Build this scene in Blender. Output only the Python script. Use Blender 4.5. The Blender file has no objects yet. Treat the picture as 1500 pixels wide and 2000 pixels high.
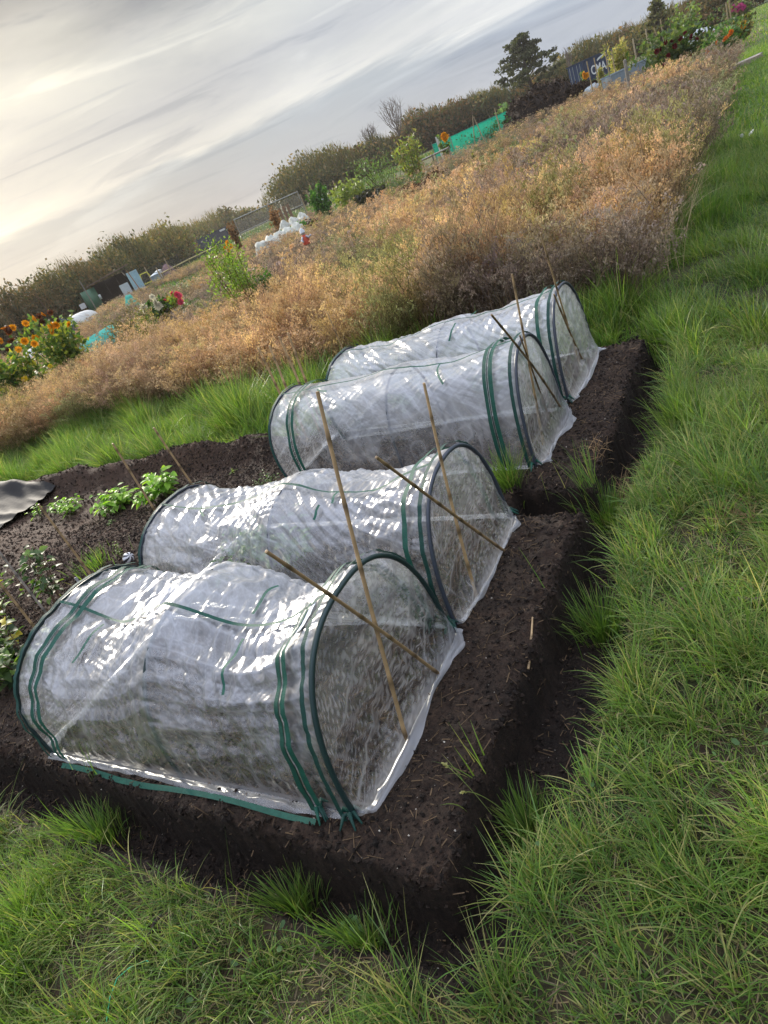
import bpy, math, random
import numpy as np
from mathutils import Vector, Matrix
random.seed(7)
RNG = np.random.default_rng(11)
S = bpy.context.scene
COL = S.collection

# ------------------------------------------------------------------ camera
F, CX, CY, H = 1260.0, 750.0, 1000.0, 1.65
ROLL = math.atan(0.454); PITCH = math.atan(627.0/F); YAW = math.radians(39.066)
_f = np.array([0, math.cos(PITCH), -math.sin(PITCH)]); _r = np.array([1., 0, 0]); _u = np.cross(_r, _f)
_ix = _r*math.cos(ROLL) - _u*math.sin(ROLL); _iy = -_r*math.sin(ROLL) - _u*math.cos(ROLL)
def _yaw(v):
    c, s = math.cos(YAW), math.sin(YAW)
    return np.array([c*v[0]-s*v[1], s*v[0]+c*v[1], v[2]])
FW, IX, IY = _yaw(_f), _yaw(_ix), _yaw(_iy)
def ray(px, py):
    d = FW*F + IX*(px-CX) + IY*(py-CY)
    return d/np.linalg.norm(d)
def gp(px, py, z=0.0):                    # where a sight line meets height z
    d = ray(px, py); t = (z-H)/d[2]
    return np.array([d[0]*t, d[1]*t, z])
def xp(px, py, X):                        # where it meets the upright plane x = X
    d = ray(px, py); t = X/d[0]
    return np.array([0, 0, H]) + d*t
def dp(px, py, D):                        # where it is D metres away over ground
    d = ray(px, py); t = D/math.hypot(d[0], d[1])
    return np.array([0, 0, H]) + d*t
cam = bpy.data.cameras.new('camera'); camo = bpy.data.objects.new('camera', cam); COL.objects.link(camo)
cam.sensor_fit = 'VERTICAL'; cam.sensor_height = 36; cam.sensor_width = 27; cam.lens = 36*F/2000
cam.clip_start = 0.05; cam.clip_end = 3000
M4 = Matrix(((IX[0], -IY[0], -FW[0], 0), (IX[1], -IY[1], -FW[1], 0), (IX[2], -IY[2], -FW[2], H), (0, 0, 0, 1)))
camo.matrix_world = M4
S.camera = camo

# ------------------------------------------------------------------ world, sun, exposure
SUN_AZ, SUN_EL = math.radians(-64), math.radians(21)
sdir = Vector((math.sin(SUN_AZ)*math.cos(SUN_EL), math.cos(SUN_AZ)*math.cos(SUN_EL), math.sin(SUN_EL)))
W = bpy.data.worlds.new("World"); S.world = W; W.use_nodes = True
nt = W.node_tree; nt.nodes.clear()
def N(t, tree=None, **kw):
    n = (tree or nt).nodes.new(t)
    for k, v in kw.items(): setattr(n, k, v)
    return n
def L(a, b, tree=None): (tree or nt).links.new(a, b)
def math_n(tree, op, a, b=None, clamp=False):
    n = tree.nodes.new('ShaderNodeMath'); n.operation = op; n.use_clamp = clamp
    for i, v in enumerate((a, b)):
        if v is None: continue
        if isinstance(v, (int, float)): n.inputs[i].default_value = v
        else: tree.links.new(v, n.inputs[i])
    return n.outputs[0]
def ramp(tree, fac, stops, interp='EASE'):
    n = tree.nodes.new('ShaderNodeValToRGB'); n.color_ramp.interpolation = interp
    e = n.color_ramp.elements
    while len(e) > 1: e.remove(e[-1])
    e[0].position = stops[0][0]; e[0].color = (*stops[0][1], 1)
    for p, c in stops[1:]:
        q = e.new(p); q.color = (*c, 1)
    tree.links.new(fac, n.inputs[0]); return n.outputs[0]
def mixc(tree, fac, a, b, mode='MIX'):
    n = tree.nodes.new('ShaderNodeMix'); n.data_type = 'RGBA'; n.blend_type = mode
    if isinstance(fac, (int, float)): n.inputs[0].default_value = fac
    else: tree.links.new(fac, n.inputs[0])
    for i, v in ((6, a), (7, b)):
        if isinstance(v, tuple): n.inputs[i].default_value = (*v, 1)
        else: tree.links.new(v, n.inputs[i])
    return n.outputs[2]
def srgb(r, g, b):
    f = lambda c: ((c/255+0.055)/1.055)**2.4 if c > 10 else c/255/12.92
    return (f(r), f(g), f(b))
tc = N('ShaderNodeTexCoord'); sep = N('ShaderNodeSeparateXYZ'); L(tc.outputs['Generated'], sep.inputs[0])
def wnoise(scale, mscale, detail=4, rough=.55, dist=0.0, loc=(0, 0, 0)):
    m = N('ShaderNodeMapping'); m.inputs['Scale'].default_value = mscale; m.inputs['Location'].default_value = loc
    m.inputs['Rotation'].default_value = (math.radians(4), math.radians(-6), 0)
    L(tc.outputs['Generated'], m.inputs[0])
    n = N('ShaderNodeTexNoise'); n.inputs['Scale'].default_value = scale; n.inputs['Detail'].default_value = detail
    n.inputs['Roughness'].default_value = rough; n.inputs['Distortion'].default_value = dist
    L(m.outputs[0], n.inputs['Vector']); return n.outputs['Fac']
n1 = wnoise(1.6, (1, 1, 5.0), 5, .5, .6); n2 = wnoise(3.0, (1, 1, 9.0), 6, .55, .9, (3, 1, 2)); n3 = wnoise(6.0, (1, 1, 4.0), 7, .62, .4, (5, 5, 1)); n4 = wnoise(2.2, (1, 1, 14.0), 5, .5, 1.4, (1, 7, 4))
# height over the horizon, warped by the slow noise
warp = math_n(nt, 'ADD', sep.outputs['Z'], math_n(nt, 'MULTIPLY', math_n(nt, 'SUBTRACT', n1, 0.5), 0.16))
sky = ramp(nt, warp, [(0.0, srgb(197, 197, 197)), (0.05, srgb(177, 182, 189)), (0.095, srgb(176, 183, 192)), (0.112, srgb(226, 224, 220)),
                      (0.16, srgb(200, 201, 204)), (0.21, srgb(218, 218, 215)), (0.275, srgb(160, 162, 165)), (0.36, srgb(185, 187, 190)), (0.5, srgb(205, 207, 210)), (1.0, srgb(235, 238, 245))])
streak = ramp(nt, n2, [(0.34, (.72, .745, .80)), (0.46, (.97, .97, .98)), (0.56, (1.0, 1.0, .99)), (0.70, (1.25, 1.23, 1.18))])
sky = mixc(nt, 0.85, sky, streak, 'MULTIPLY')
sky = mixc(nt, 1.0, sky, ramp(nt, n3, [(.30, (.90, .91, .93)), (.5, (1, 1, 1)), (.72, (1.10, 1.09, 1.07))]), 'MULTIPLY')
sky = mixc(nt, 1.0, sky, ramp(nt, n4, [(.30, (.84, .86, .90)), (.42, (1, 1, 1)), (.62, (1, 1, 1)), (.70, (1.13, 1.12, 1.09))]), 'MULTIPLY')
# brighter, warmer towards the hidden sun; cooler away from it
dt = N('ShaderNodeVectorMath', operation='DOT_PRODUCT'); L(tc.outputs['Generated'], dt.inputs[0]); dt.inputs[1].default_value = sdir
d01 = math_n(nt, 'ADD', math_n(nt, 'MULTIPLY', dt.outputs['Value'], 0.5), 0.5)
tint = ramp(nt, d01, [(0.0, (.80, .84, .93)), (0.80, (1.22, 1.28, 1.39)), (0.90, (1.11, 1.145, 1.19)), (0.955, (1.03, 1.03, 1.02)), (0.985, (1.22, 1.19, 1.10)), (1.0, (1.5, 1.42, 1.22))])
sky = mixc(nt, 1.0, sky, tint, 'MULTIPLY')
# an overcast sky is brighter overhead than near the horizon
zen = ramp(nt, sep.outputs['Z'], [(0.30, (1, 1, 1)), (0.62, (2.0, 2.0, 2.05)), (1.0, (2.7, 2.7, 2.8))])
sky = mixc(nt, 1.0, sky, zen, 'MULTIPLY')
for n in nt.nodes:
    if n.bl_idname == 'ShaderNodeMix': n.clamp_result = False
bg = N('ShaderNodeBackground'); L(sky, bg.inputs[0]); bg.inputs[1].default_value = 0.80
st = N('ShaderNodeTexSky'); st.sky_type = 'NISHITA'; st.sun_disc = False; st.sun_elevation = SUN_EL; st.sun_rotation = SUN_AZ
st.air_density = 1.2; st.dust_density = 2.0
bg2 = N('ShaderNodeBackground'); L(st.outputs[0], bg2.inputs[0]); bg2.inputs[1].default_value = 0.05
ms = N('ShaderNodeMixShader'); ms.inputs[0].default_value = 0.15; L(bg.outputs[0], ms.inputs[1]); L(bg2.outputs[0], ms.inputs[2])
wo = N('ShaderNodeOutputWorld'); L(ms.outputs[0], wo.inputs[0])
sun = bpy.data.lights.new('sun', 'SUN'); sun.energy = 4.3; sun.angle = math.radians(6); sun.color = (1.0, .91, .78)
suno = bpy.data.objects.new('sun', sun); COL.objects.link(suno); suno.rotation_euler = sdir.to_track_quat('Z', 'Y').to_euler()
S.view_settings.view_transform = 'Standard'; S.view_settings.look = 'None'; S.view_settings.exposure = 0.32; S.view_settings.gamma = 1.0
S.render.engine = 'CYCLES'
S.cycles.use_denoising = True
S.cycles.transparent_max_bounces = 24; S.cycles.max_bounces = 8; S.cycles.diffuse_bounces = 3; S.cycles.glossy_bounces = 3
S.cycles.transmission_bounces = 4; S.cycles.sample_clamp_indirect = 4.0; S.cycles.caustics_reflective = False; S.cycles.caustics_refractive = False

# ------------------------------------------------------------------ numpy helpers
def vnoise(x, y, seed=0):
    x = np.asarray(x, float); y = np.asarray(y, float)
    xi = np.floor(x).astype(np.int64); yi = np.floor(y).astype(np.int64); xf = x-xi; yf = y-yi
    def h(a, b):
        n = (a*374761393 + b*668265263 + seed*1442695041) & 0xffffffff
        n = ((n ^ (n >> 13))*1274126177) & 0xffffffff
        return ((n ^ (n >> 16)) & 0xffff)/65535.0
    u = xf*xf*(3-2*xf); v = yf*yf*(3-2*yf)
    return (h(xi, yi)*(1-u)+h(xi+1, yi)*u)*(1-v) + (h(xi, yi+1)*(1-u)+h(xi+1, yi+1)*u)*v
def fbm(x, y, o=4, seed=0, g=.5):
    s = 0; a = 1; t = 0
    for i in range(o):
        s = s + a*vnoise(x*2**i+i*17.3, y*2**i-i*9.1, seed+i); t += a; a *= g
    return s/t
def ridge(x, y, seed=0):
    return 1-np.abs(2*vnoise(x, y, seed)-1)
def sstep(a, b, x):
    t = np.clip((x-a)/(b-a), 0, 1); return t*t*(3-2*t)

class Acc:
    def __init__(s): s.v = []; s.q = []; s.t = []; s.c = []; s.n = 0
    def add(s, v, q=None, t=None, c=(.5, .5, .5)):
        v = np.asarray(v, float).reshape(-1, 3)
        c = np.asarray(c, float)
        if c.ndim == 1: c = np.tile(c, (len(v), 1))
        if q is not None and len(q): s.q.append(np.asarray(q, np.int64)+s.n)
        if t is not None and len(t): s.t.append(np.asarray(t, np.int64)+s.n)
        s.v.append(v); s.c.append(c); s.n += len(v); return s
    def build(s, name, mat, parent=None, smooth=True, origin=None, loc_is_base=True, extra=None):
        v = np.concatenate(s.v); c = np.concatenate(s.c)
        q = np.concatenate(s.q) if s.q else np.zeros((0, 4), int); t = np.concatenate(s.t) if s.t else np.zeros((0, 3), int)
        off = np.zeros(3)
        if parent is not None:
            p = parent
            while p is not None: off += np.array(p.location); p = p.parent
        elif origin is not None: off = np.array(origin, float)
        me = bpy.data.meshes.new(name)
        me.vertices.add(len(v)); me.vertices.foreach_set('co', (v-off).astype(np.float32).ravel())
        nl = len(q)*4+len(t)*3; me.loops.add(nl)
        me.loops.foreach_set('vertex_index', np.concatenate([q.ravel(), t.ravel()]).astype(np.int32))
        me.polygons.add(len(q)+len(t))
        me.polygons.foreach_set('loop_start', np.concatenate([np.arange(len(q))*4, len(q)*4+np.arange(len(t))*3]).astype(np.int32))
        me.polygons.foreach_set('use_smooth', np.full(len(q)+len(t), smooth))
        a = me.attributes.new('col', 'FLOAT_COLOR', 'POINT')
        a.data.foreach_set('color', np.concatenate([c, np.ones((len(c), 1))], 1).astype(np.float32).ravel())
        if extra is not None:
            b = me.attributes.new('haze', 'FLOAT', 'POINT'); b.data.foreach_set('value', extra.astype(np.float32))
        me.update(); me.validate()
        me.materials.append(mat)
        o = bpy.data.objects.new(name, me); COL.objects.link(o)
        if parent is not None: o.parent = parent
        elif origin is not None: o.location = origin
        return o
def tag(o, label=None, cat=None, group=None, kind=None):
    if label: o['label'] = label
    if cat: o['category'] = cat
    if group: o['group'] = group
    if kind: o['kind'] = kind
    return o
def empty(name, loc, label, cat, group=None):
    o = bpy.data.objects.new(name, None); COL.objects.link(o); o.location = loc; o.empty_display_size = .1
    return tag(o, label, cat, group)

def tube(pts, r, k=6, c=(.5, .5, .5), cap=True, acc=None):
    acc = acc or Acc()
    P = np.asarray(pts, float); n = len(P); r = np.broadcast_to(np.asarray(r, float), (n,))
    T = np.gradient(P, axis=0); T /= np.linalg.norm(T, axis=1)[:, None]+1e-12
    ref = np.array([0, 0, 1.]) if abs(T[:, 2]).mean() < .8 else np.array([1., 0, 0])
    A = np.cross(T, ref); A /= np.linalg.norm(A, axis=1)[:, None]+1e-12; B = np.cross(T, A)
    a = np.arange(k)*2*np.pi/k
    V = P[:, None]+r[:, None, None]*(np.cos(a)[None, :, None]*A[:, None]+np.sin(a)[None, :, None]*B[:, None])
    i = np.arange(n-1)[:, None]*k; j = np.arange(k)[None]; j2 = (j+1) % k
    Q = np.stack([i+j, i+j2, i+k+j2, i+k+j], -1).reshape(-1, 4)
    cc = np.asarray(c, float)
    if cc.ndim == 2: cc = np.repeat(cc, k, 0)
    acc.add(V.reshape(-1, 3), Q, c=cc)
    if cap:
        for e, o in ((0, 1), (n-1, -1)):
            ce = np.asarray(c, float); ce = ce if ce.ndim == 1 else ce[e]
            V2 = np.concatenate([V[e], P[e][None]+T[e]*(-o)*r[e]*.3]); 
            acc.add(V2, t=[(jj, (jj+1) % k, k) for jj in range(k)], c=ce)
    return acc
def box(acc, lo, hi, c=(.5, .5, .5), M=None):
    x0, y0, z0 = lo; x1, y1, z1 = hi
    V = np.array([(x0,y0,z0),(x1,y0,z0),(x1,y1,z0),(x0,y1,z0),(x0,y0,z1),(x1,y0,z1),(x1,y1,z1),(x0,y1,z1)], float)
    if M is not None: V = M(V)
    acc.add(V, [(0,3,2,1),(4,5,6,7),(0,1,5,4),(1,2,6,5),(2,3,7,6),(3,0,4,7)], c=c); return acc
def placer(x, y, z, rot):
    c, s = math.cos(rot), math.sin(rot)
    return lambda V: np.stack([x+V[:, 0]*c-V[:, 1]*s, y+V[:, 0]*s+V[:, 1]*c, z+V[:, 2]], -1)
def blob(acc, cen, rad, c, nu=10, nv=8, rough=.12, seed=0, M=None):
    u = np.linspace(0, 2*np.pi, nu, endpoint=False); v = np.linspace(0.02, np.pi-.02, nv)
    U, V = np.meshgrid(u, v); R = 1+rough*(2*np.random.default_rng(seed).random(U.shape)-1)
    P = np.stack([np.cos(U)*np.sin(V)*R*rad[0], np.sin(U)*np.sin(V)*R*rad[1], np.cos(V)*R*rad[2]], -1).reshape(-1, 3)+np.array(cen)
    if M is not None: P = M(P)
    Q = [(i*nu+j, (i+1)*nu+j, (i+1)*nu+(j+1) % nu, i*nu+(j+1) % nu) for i in range(nv-1) for j in range(nu)]
    acc.add(P, Q, c=c); return acc

# ------------------------------------------------------------------ materials
def newmat(name):
    m = bpy.data.materials.new(name); m.use_nodes = True; m.node_tree.nodes.clear(); return m, m.node_tree
def attr_col(t):
    a = t.nodes.new('ShaderNodeAttribute'); a.attribute_name = 'col'; return a.outputs['Color']
def tnoise(t, scale, detail=4, coord='Object', rough=.6):
    c = t.nodes.new('ShaderNodeTexCoord'); n = t.nodes.new('ShaderNodeTexNoise'); n.inputs['Scale'].default_value = scale
    n.inputs['Detail'].default_value = detail; n.inputs['Roughness'].default_value = rough; t.links.new(c.outputs[coord], n.inputs['Vector']); return n.outputs['Fac']
def solid(name, rough=.6, spec=.3, noise=14., amt=.35, bump=.2, metal=0.0, color=None, trans=0.0):
    m, t = newmat(name)
    base = attr_col(t)
    if color: base = mixc(t, 1.0, (*color,), (1., 1., 1.), 'MULTIPLY')
    n = tnoise(t, noise)
    v = ramp(t, n, [(0.25, (1-amt,)*3), (0.75, (1+amt*.6,)*3)], 'LINEAR')
    b = mixc(t, 1.0, base, v, 'MULTIPLY')
    p = t.nodes.new('ShaderNodeBsdfPrincipled'); t.links.new(b, p.inputs['Base Color'])
    p.inputs['Roughness'].default_value = rough; p.inputs['Specular IOR Level'].default_value = spec; p.inputs['Metallic'].default_value = metal
    if bump:
        bn = t.nodes.new('ShaderNodeBump'); bn.inputs['Strength'].default_value = bump; bn.inputs['Distance'].default_value = .01
        t.links.new(tnoise(t, noise*4), bn.inputs['Height']); t.links.new(bn.outputs[0], p.inputs['Normal'])
    out = t.nodes.new('ShaderNodeOutputMaterial'); sh = p.outputs[0]
    if trans:
        tr = t.nodes.new('ShaderNodeBsdfTranslucent'); t.links.new(b, tr.inputs[0])
        mx = t.nodes.new('ShaderNodeMixShader'); mx.inputs[0].default_value = trans
        t.links.new(sh, mx.inputs[1]); t.links.new(tr.outputs[0], mx.inputs[2]); sh = mx.outputs[0]
    t.links.new(sh, out.inputs[0]); return m
def leafmat(name, trans=.4, rough=.5, spec=.35, tt=(1.5, 1.6, .8)):
    m, t = newmat(name); b = attr_col(t)
    p = t.nodes.new('ShaderNodeBsdfPrincipled'); t.links.new(b, p.inputs['Base Color'])
    p.inputs['Roughness'].default_value = rough; p.inputs['Specular IOR Level'].default_value = spec
    tr = t.nodes.new('ShaderNodeBsdfTranslucent')
    t.links.new(mixc(t, 1.0, b, tt, 'MULTIPLY'), tr.inputs[0])
    for n in t.nodes:
        if n.bl_idname == 'ShaderNodeMix': n.clamp_result = False
    mx = t.nodes.new('ShaderNodeMixShader'); mx.inputs[0].default_value = trans
    t.links.new(p.outputs[0], mx.inputs[1]); t.links.new(tr.outputs[0], mx.inputs[2])
    out = t.nodes.new('ShaderNodeOutputMaterial'); t.links.new(mx.outputs[0], out.inputs[0]); return m
M_GRASS = leafmat('grass_blade', .40, .45, .35)
M_LEAF = leafmat('leaf', .45, .5, .35)
M_DRY = leafmat('dry_weed', .35, .8, .1, (1.25, 1.2, 1.1))
M_TREE = leafmat('tree_leaf', .3, .7, .15)
M_WOOD = solid('wood', .75, .2, 9, .35, .3)
M_CANE = solid('bamboo', .5, .35, 30, .25, .15)
M_PAINT = solid('paint', .55, .35, 6, .18, .1)
M_BARK = solid('bark', .9, .1, 12, .4, .4)
M_TAPE = solid('woven_tape', .6, .3, 60, .3, .3, trans=.1)
M_TUBE = solid('hoop_tube', .4, .4, 20, .15, .05)
M_NET = None
M_CLOTH = solid('cloth', .8, .2, 5, .2, .5, trans=.15)
M_PETAL = solid('petal', .7, .2, 20, .2, .1, trans=.3)
def soilmat():
    m, t = newmat('soil'); b = attr_col(t)
    n = tnoise(t, 9, 6); n2 = tnoise(t, 70, 5, rough=.7); n3 = tnoise(t, 190, 3)
    v = ramp(t, n, [(.3, (.65, .65, .65)), (.7, (1.35, 1.3, 1.25))], 'LINEAR'); b = mixc(t, 1., b, v, 'MULTIPLY')
    v2 = ramp(t, n2, [(.35, (.5, .5, .5)), (.6, (1.15, 1.1, 1.05)), (.72, (1.9, 1.7, 1.5))], 'LINEAR'); b = mixc(t, 1., b, v2, 'MULTIPLY')
    for q in t.nodes:
        if q.bl_idname == 'ShaderNodeMix': q.clamp_result = False
    p = t.nodes.new('ShaderNodeBsdfPrincipled'); t.links.new(b, p.inputs['Base Color']); p.inputs['Roughness'].default_value = .85
    p.inputs['Specular IOR Level'].default_value = .25
    bn = t.nodes.new('ShaderNodeBump'); bn.inputs['Strength'].default_value = .9; bn.inputs['Distance'].default_value = .012
    t.links.new(math_n(t, 'ADD', n2, math_n(t, 'MULTIPLY', n3, .5)), bn.inputs['Height']); t.links.new(bn.outputs[0], p.inputs['Normal'])
    out = t.nodes.new('ShaderNodeOutputMaterial'); t.links.new(p.outputs[0], out.inputs[0]); return m
M_SOIL = soilmat()
def filmmat(name, gloss=.28, hazecol=(.72, .745, .82)):
    m, t = newmat(name)
    at = t.nodes.new('ShaderNodeAttribute'); at.attribute_name = 'haze'; hz = at.outputs['Fac']
    bn = t.nodes.new('ShaderNodeBump'); bn.inputs['Strength'].default_value = .06; bn.inputs['Distance'].default_value = .01
    c = t.nodes.new('ShaderNodeTexCoord')
    hs = []
    for sc, rt, st_ in ((9, (.3, .6, .4), (1, 1.8, 3.0)), (21, (1.1, -.4, .9), (1, 1.5, 2.2))):
        mp = t.nodes.new('ShaderNodeMapping'); mp.inputs['Scale'].default_value = st_; mp.inputs['Rotation'].default_value = rt
        wn = t.nodes.new('ShaderNodeTexNoise'); wn.inputs['Scale'].default_value = 5; wn.inputs['Detail'].default_value = 3; t.links.new(c.outputs['Object'], wn.inputs['Vector'])
        va = t.nodes.new('ShaderNodeVectorMath'); va.operation = 'MULTIPLY_ADD'; t.links.new(wn.outputs['Color'], va.inputs[0]); va.inputs[1].default_value = (.12, .12, .12); t.links.new(c.outputs['Object'], va.inputs[2])
        t.links.new(va.outputs[0], mp.inputs[0]); d_ = []
        for ft in ('F1', 'F2'):
            v = t.nodes.new('ShaderNodeTexVoronoi'); v.feature = ft; v.inputs['Scale'].default_value = sc; t.links.new(mp.outputs[0], v.inputs['Vector']); d_.append(v.outputs['Distance'])
        hs.append(math_n(t, 'SUBTRACT', d_[1], d_[0]))
    t.links.new(math_n(t, 'ADD', hs[0], math_n(t, 'MULTIPLY', hs[1], .45)), bn.inputs['Height'])
    di = t.nodes.new('ShaderNodeBsdfDiffuse'); di.inputs[0].default_value = (*hazecol, 1); t.links.new(bn.outputs[0], di.inputs['Normal'])
    tl = t.nodes.new('ShaderNodeBsdfTranslucent'); tl.inputs[0].default_value = (*hazecol, 1); t.links.new(bn.outputs[0], tl.inputs['Normal'])
    m1 = t.nodes.new('ShaderNodeMixShader'); m1.inputs[0].default_value = .5; t.links.new(di.outputs[0], m1.inputs[1]); t.links.new(tl.outputs[0], m1.inputs[2])
    tp = t.nodes.new('ShaderNodeBsdfTransparent'); tp.inputs[0].default_value = (.95, .96, .95, 1)
    m2 = t.nodes.new('ShaderNodeMixShader'); t.links.new(hz, m2.inputs[0]); t.links.new(tp.outputs[0], m2.inputs[1]); t.links.new(m1.outputs[0], m2.inputs[2])
    gl = t.nodes.new('ShaderNodeBsdfGlossy'); gl.inputs[0].default_value = (1, 1, 1, 1); gl.inputs['Roughness'].default_value = gloss; t.links.new(bn.outputs[0], gl.inputs['Normal'])
    lw = t.nodes.new('ShaderNodeLayerWeight'); lw.inputs[0].default_value = .5; t.links.new(bn.outputs[0], lw.inputs['Normal'])
    fz = math_n(t, 'ADD', .07, math_n(t, 'MULTIPLY', math_n(t, 'POWER', lw.outputs['Facing'], 2.6), .62), True)
    m3 = t.nodes.new('ShaderNodeMixShader'); t.links.new(fz, m3.inputs[0]); t.links.new(m2.outputs[0], m3.inputs[1]); t.links.new(gl.outputs[0], m3.inputs[2])
    out = t.nodes.new('ShaderNodeOutputMaterial'); t.links.new(m3.outputs[0], out.inputs[0]); return m
M_FILM = filmmat('plastic_film')
def netmat(name, open_=.4):
    m, t = newmat(name); b = attr_col(t)
    di = t.nodes.new('ShaderNodeBsdfDiffuse'); t.links.new(b, di.inputs[0]); tl = t.nodes.new('ShaderNodeBsdfTranslucent'); t.links.new(b, tl.inputs[0])
    m1 = t.nodes.new('ShaderNodeMixShader'); m1.inputs[0].default_value = .45; t.links.new(di.outputs[0], m1.inputs[1]); t.links.new(tl.outputs[0], m1.inputs[2])
    tp = t.nodes.new('ShaderNodeBsdfTransparent')
    m2 = t.nodes.new('ShaderNodeMixShader')
    n = tnoise(t, 3, 3); f = math_n(t, 'ADD', open_-.2, math_n(t, 'MULTIPLY', n, .4), True); t.links.new(f, m2.inputs[0])
    t.links.new(m1.outputs[0], m2.inputs[1]); t.links.new(tp.outputs[0], m2.inputs[2])
    out = t.nodes.new('ShaderNodeOutputMaterial'); t.links.new(m2.outputs[0], out.inputs[0]); return m
M_NET = netmat('net', .35)
M_MESHF = netmat('wire_mesh', .72)
# ------------------------------------------------------------------ the ground: one sheet to the horizon
def rect_sd(x, y, x0, x1, y0, y1):
    cx, cy, hx, hy = (x0+x1)/2, (y0+y1)/2, (x1-x0)/2, (y1-y0)/2
    qx = np.abs(x-cx)-hx; qy = np.abs(y-cy)-hy
    return np.hypot(np.maximum(qx, 0), np.maximum(qy, 0))+np.minimum(np.maximum(qx, qy), 0)
def bed_sd(x, y):
    wx = x+.035*(fbm(x*3, y*3, 3, 5)-.5)+.014*(vnoise(x*14, y*14, 6)-.5)+.008*(vnoise(x*45, y*45, 16)-.5); wy = y+.035*(fbm(x*3, y*3, 3, 8)-.5)+.014*(vnoise(x*14, y*14, 9)-.5)+.008*(vnoise(x*45, y*45, 19)-.5)
    a = rect_sd(wx, wy, -14, -.93, .70, 2.45)
    b = rect_sd(wx, wy, -14, -.93, 2.68, 4.52)
    c = rect_sd(wx, wy, -14, -1.32, 1.2, 3.8)
    d = np.minimum(np.minimum(a, b), c)
    cut = rect_sd(wx, wy, -14, -3.35, 3.82+.0*wx, 6)        # behind the tunnels the soil ends and the grass strip begins
    return np.maximum(d, -cut)
LAWN = -.10
def soil_w(x, y):                        # 1 on bare soil
    d = bed_sd(x, y)
    edge = np.where((x < -3.3) & (y > 3.4), .04, .135+.05*(y < .7)+.15*np.exp(-((y-1.55)/.5)**2)*(x > -1)+.08*np.exp(-((y-3.5)/.5)**2)*(x > -1))
    return 1-sstep(edge, edge+.06, d+.10*(fbm(x*4, y*4, 2, 31)-.5)*(edge > .1))
BARE = [(230, 1640, .13), (300, 1690, .10), (850, 1800, .15), (800, 1860, .08), (1350, 1030, .12), (1300, 1010, .08), (560, 1790, .06), (1410, 1560, .07), (1430, 1600, .05), (640, 1750, .06), (1240, 880, .07), (1470, 1080, .05), (1230, 1060, .06), (900, 1950, .09), (1150, 1750, .05), (1420, 1330, .05), (1360, 1460, .04), (1250, 1600, .05), (450, 1900, .07), (120, 1950, .06), (760, 1880, .08), (1100, 1950, .06), (330, 1800, .06)]
BARE = [(gp(a, b, LAWN)[0], gp(a, b, LAWN)[1], r*(.7 if b < 1780 or a > 900 else .8)) for a, b, r in BARE]
def bare_w(x, y):
    w = 0*x
    for bx, by, r in BARE:
        w = np.maximum(w, 1-sstep(r*.6, r*1.3, np.hypot(x-bx, y-by)+.08*(fbm(x*9, y*9, 2, 40)-.5)))
    return w
def hgt(x, y, fine=True):
    x = np.asarray(x, float); y = np.asarray(y, float)
    d = bed_sd(x, y)
    lawn = LAWN+.05*(fbm(x*1.1, y*1.1, 3, 20)-.5)
    tw_ = (.15*np.exp(-((y-1.55)/.5)**2)+.08*np.exp(-((y-3.5)/.5)**2))*(x > -1)
    dp_ = -.25+.14*np.exp(-((y-2.565)/.10)**2)*sstep(-.85, -1.0, x)
    out = dp_+.02*(vnoise(x*5, y*5, 3)-.5)+(lawn-dp_)*sstep(.10+tw_, .20+tw_, d)
    out = np.where((x < -3.3) & (y > 3.4), lawn+.08*(1-sstep(0, .3, d)), out)
    bed = .03*(fbm(x*2.2, y*2.2, 3, 50)-.5)-.012*sstep(-.05, 0, d)
    # the loose heap along the back edge of the left soil
    bed = bed+.16*np.exp(-((y-3.62+.1*(vnoise(x*2, y*0, 4)-.5))/.13)**2)*sstep(-3.3, -3.7, x)*(.6+.8*vnoise(x*4, y*4, 12))
    bed = bed-.06*np.exp(-((y-3.0)/.35)**2)*sstep(-3.5, -4.2, x)
    z = bed+(out-bed)*sstep(0, .026, d)
    sw = np.maximum(soil_w(x, y), bare_w(x, y)*.4)
    if fine:
        near = sstep(20, 8, np.hypot(x, y))
        cl = .022*(fbm(x*16, y*16, 3, 60)-.5)+.030*(ridge(x*26, y*26, 61)*ridge(x*38, y*38, 62)-.3)*vnoise(x*7, y*7, 63)+.007*(fbm(x*70, y*70, 2, 64)-.5)
        wall = np.exp(-((d-.02)/.05)**2)
        z = z+cl*sw*(1+1.2*wall)*near
    far = sstep(30, 200, np.hypot(x, y))
    return z*(1-far)+LAWN*far
def axis(lo, a, b, hi, f, g=1.13):
    m = list(np.arange(a, b, f)); s = f; p = a
    left = []
    while p > lo: s *= g; p -= s; left.append(p)
    right = []; s = f; p = m[-1]
    while p < hi: s *= g; p += s; right.append(p)
    return np.array(left[::-1]+m+right)
gx = axis(-1500, -5.2, .1, 1500, .011); gy = axis(-60, .1, 4.75, 1800, .011)
X, Y = np.meshgrid(gx, gy); Z = hgt(X, Y)
sw = soil_w(X, Y); bw = bare_w(X, Y)
big = fbm(X*.25, Y*.25, 4, 70); md = fbm(X*1.5, Y*1.5, 4, 71)
soilc = np.array([.019, .0125, .0092]); soil_b = np.array([.036, .0235, .0165])
C = soilc+(soil_b-soilc)*md[..., None]
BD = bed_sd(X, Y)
C = C*(1.30-.66*sstep(-.004, .004, BD))[..., None]      # painted light: top lightened as if sunlit, cut sides and trench darkened as shade
C = C*(1+.75*sstep(-3.2, -5.0, X)[..., None]*np.array([1, .85, .75]))          # drier on the left
grs = np.array([.030, .040, .014]); grs2 = np.array([.055, .050, .026])
G = grs+(grs2-grs)*sstep(.35, .65, md)[..., None]
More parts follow.
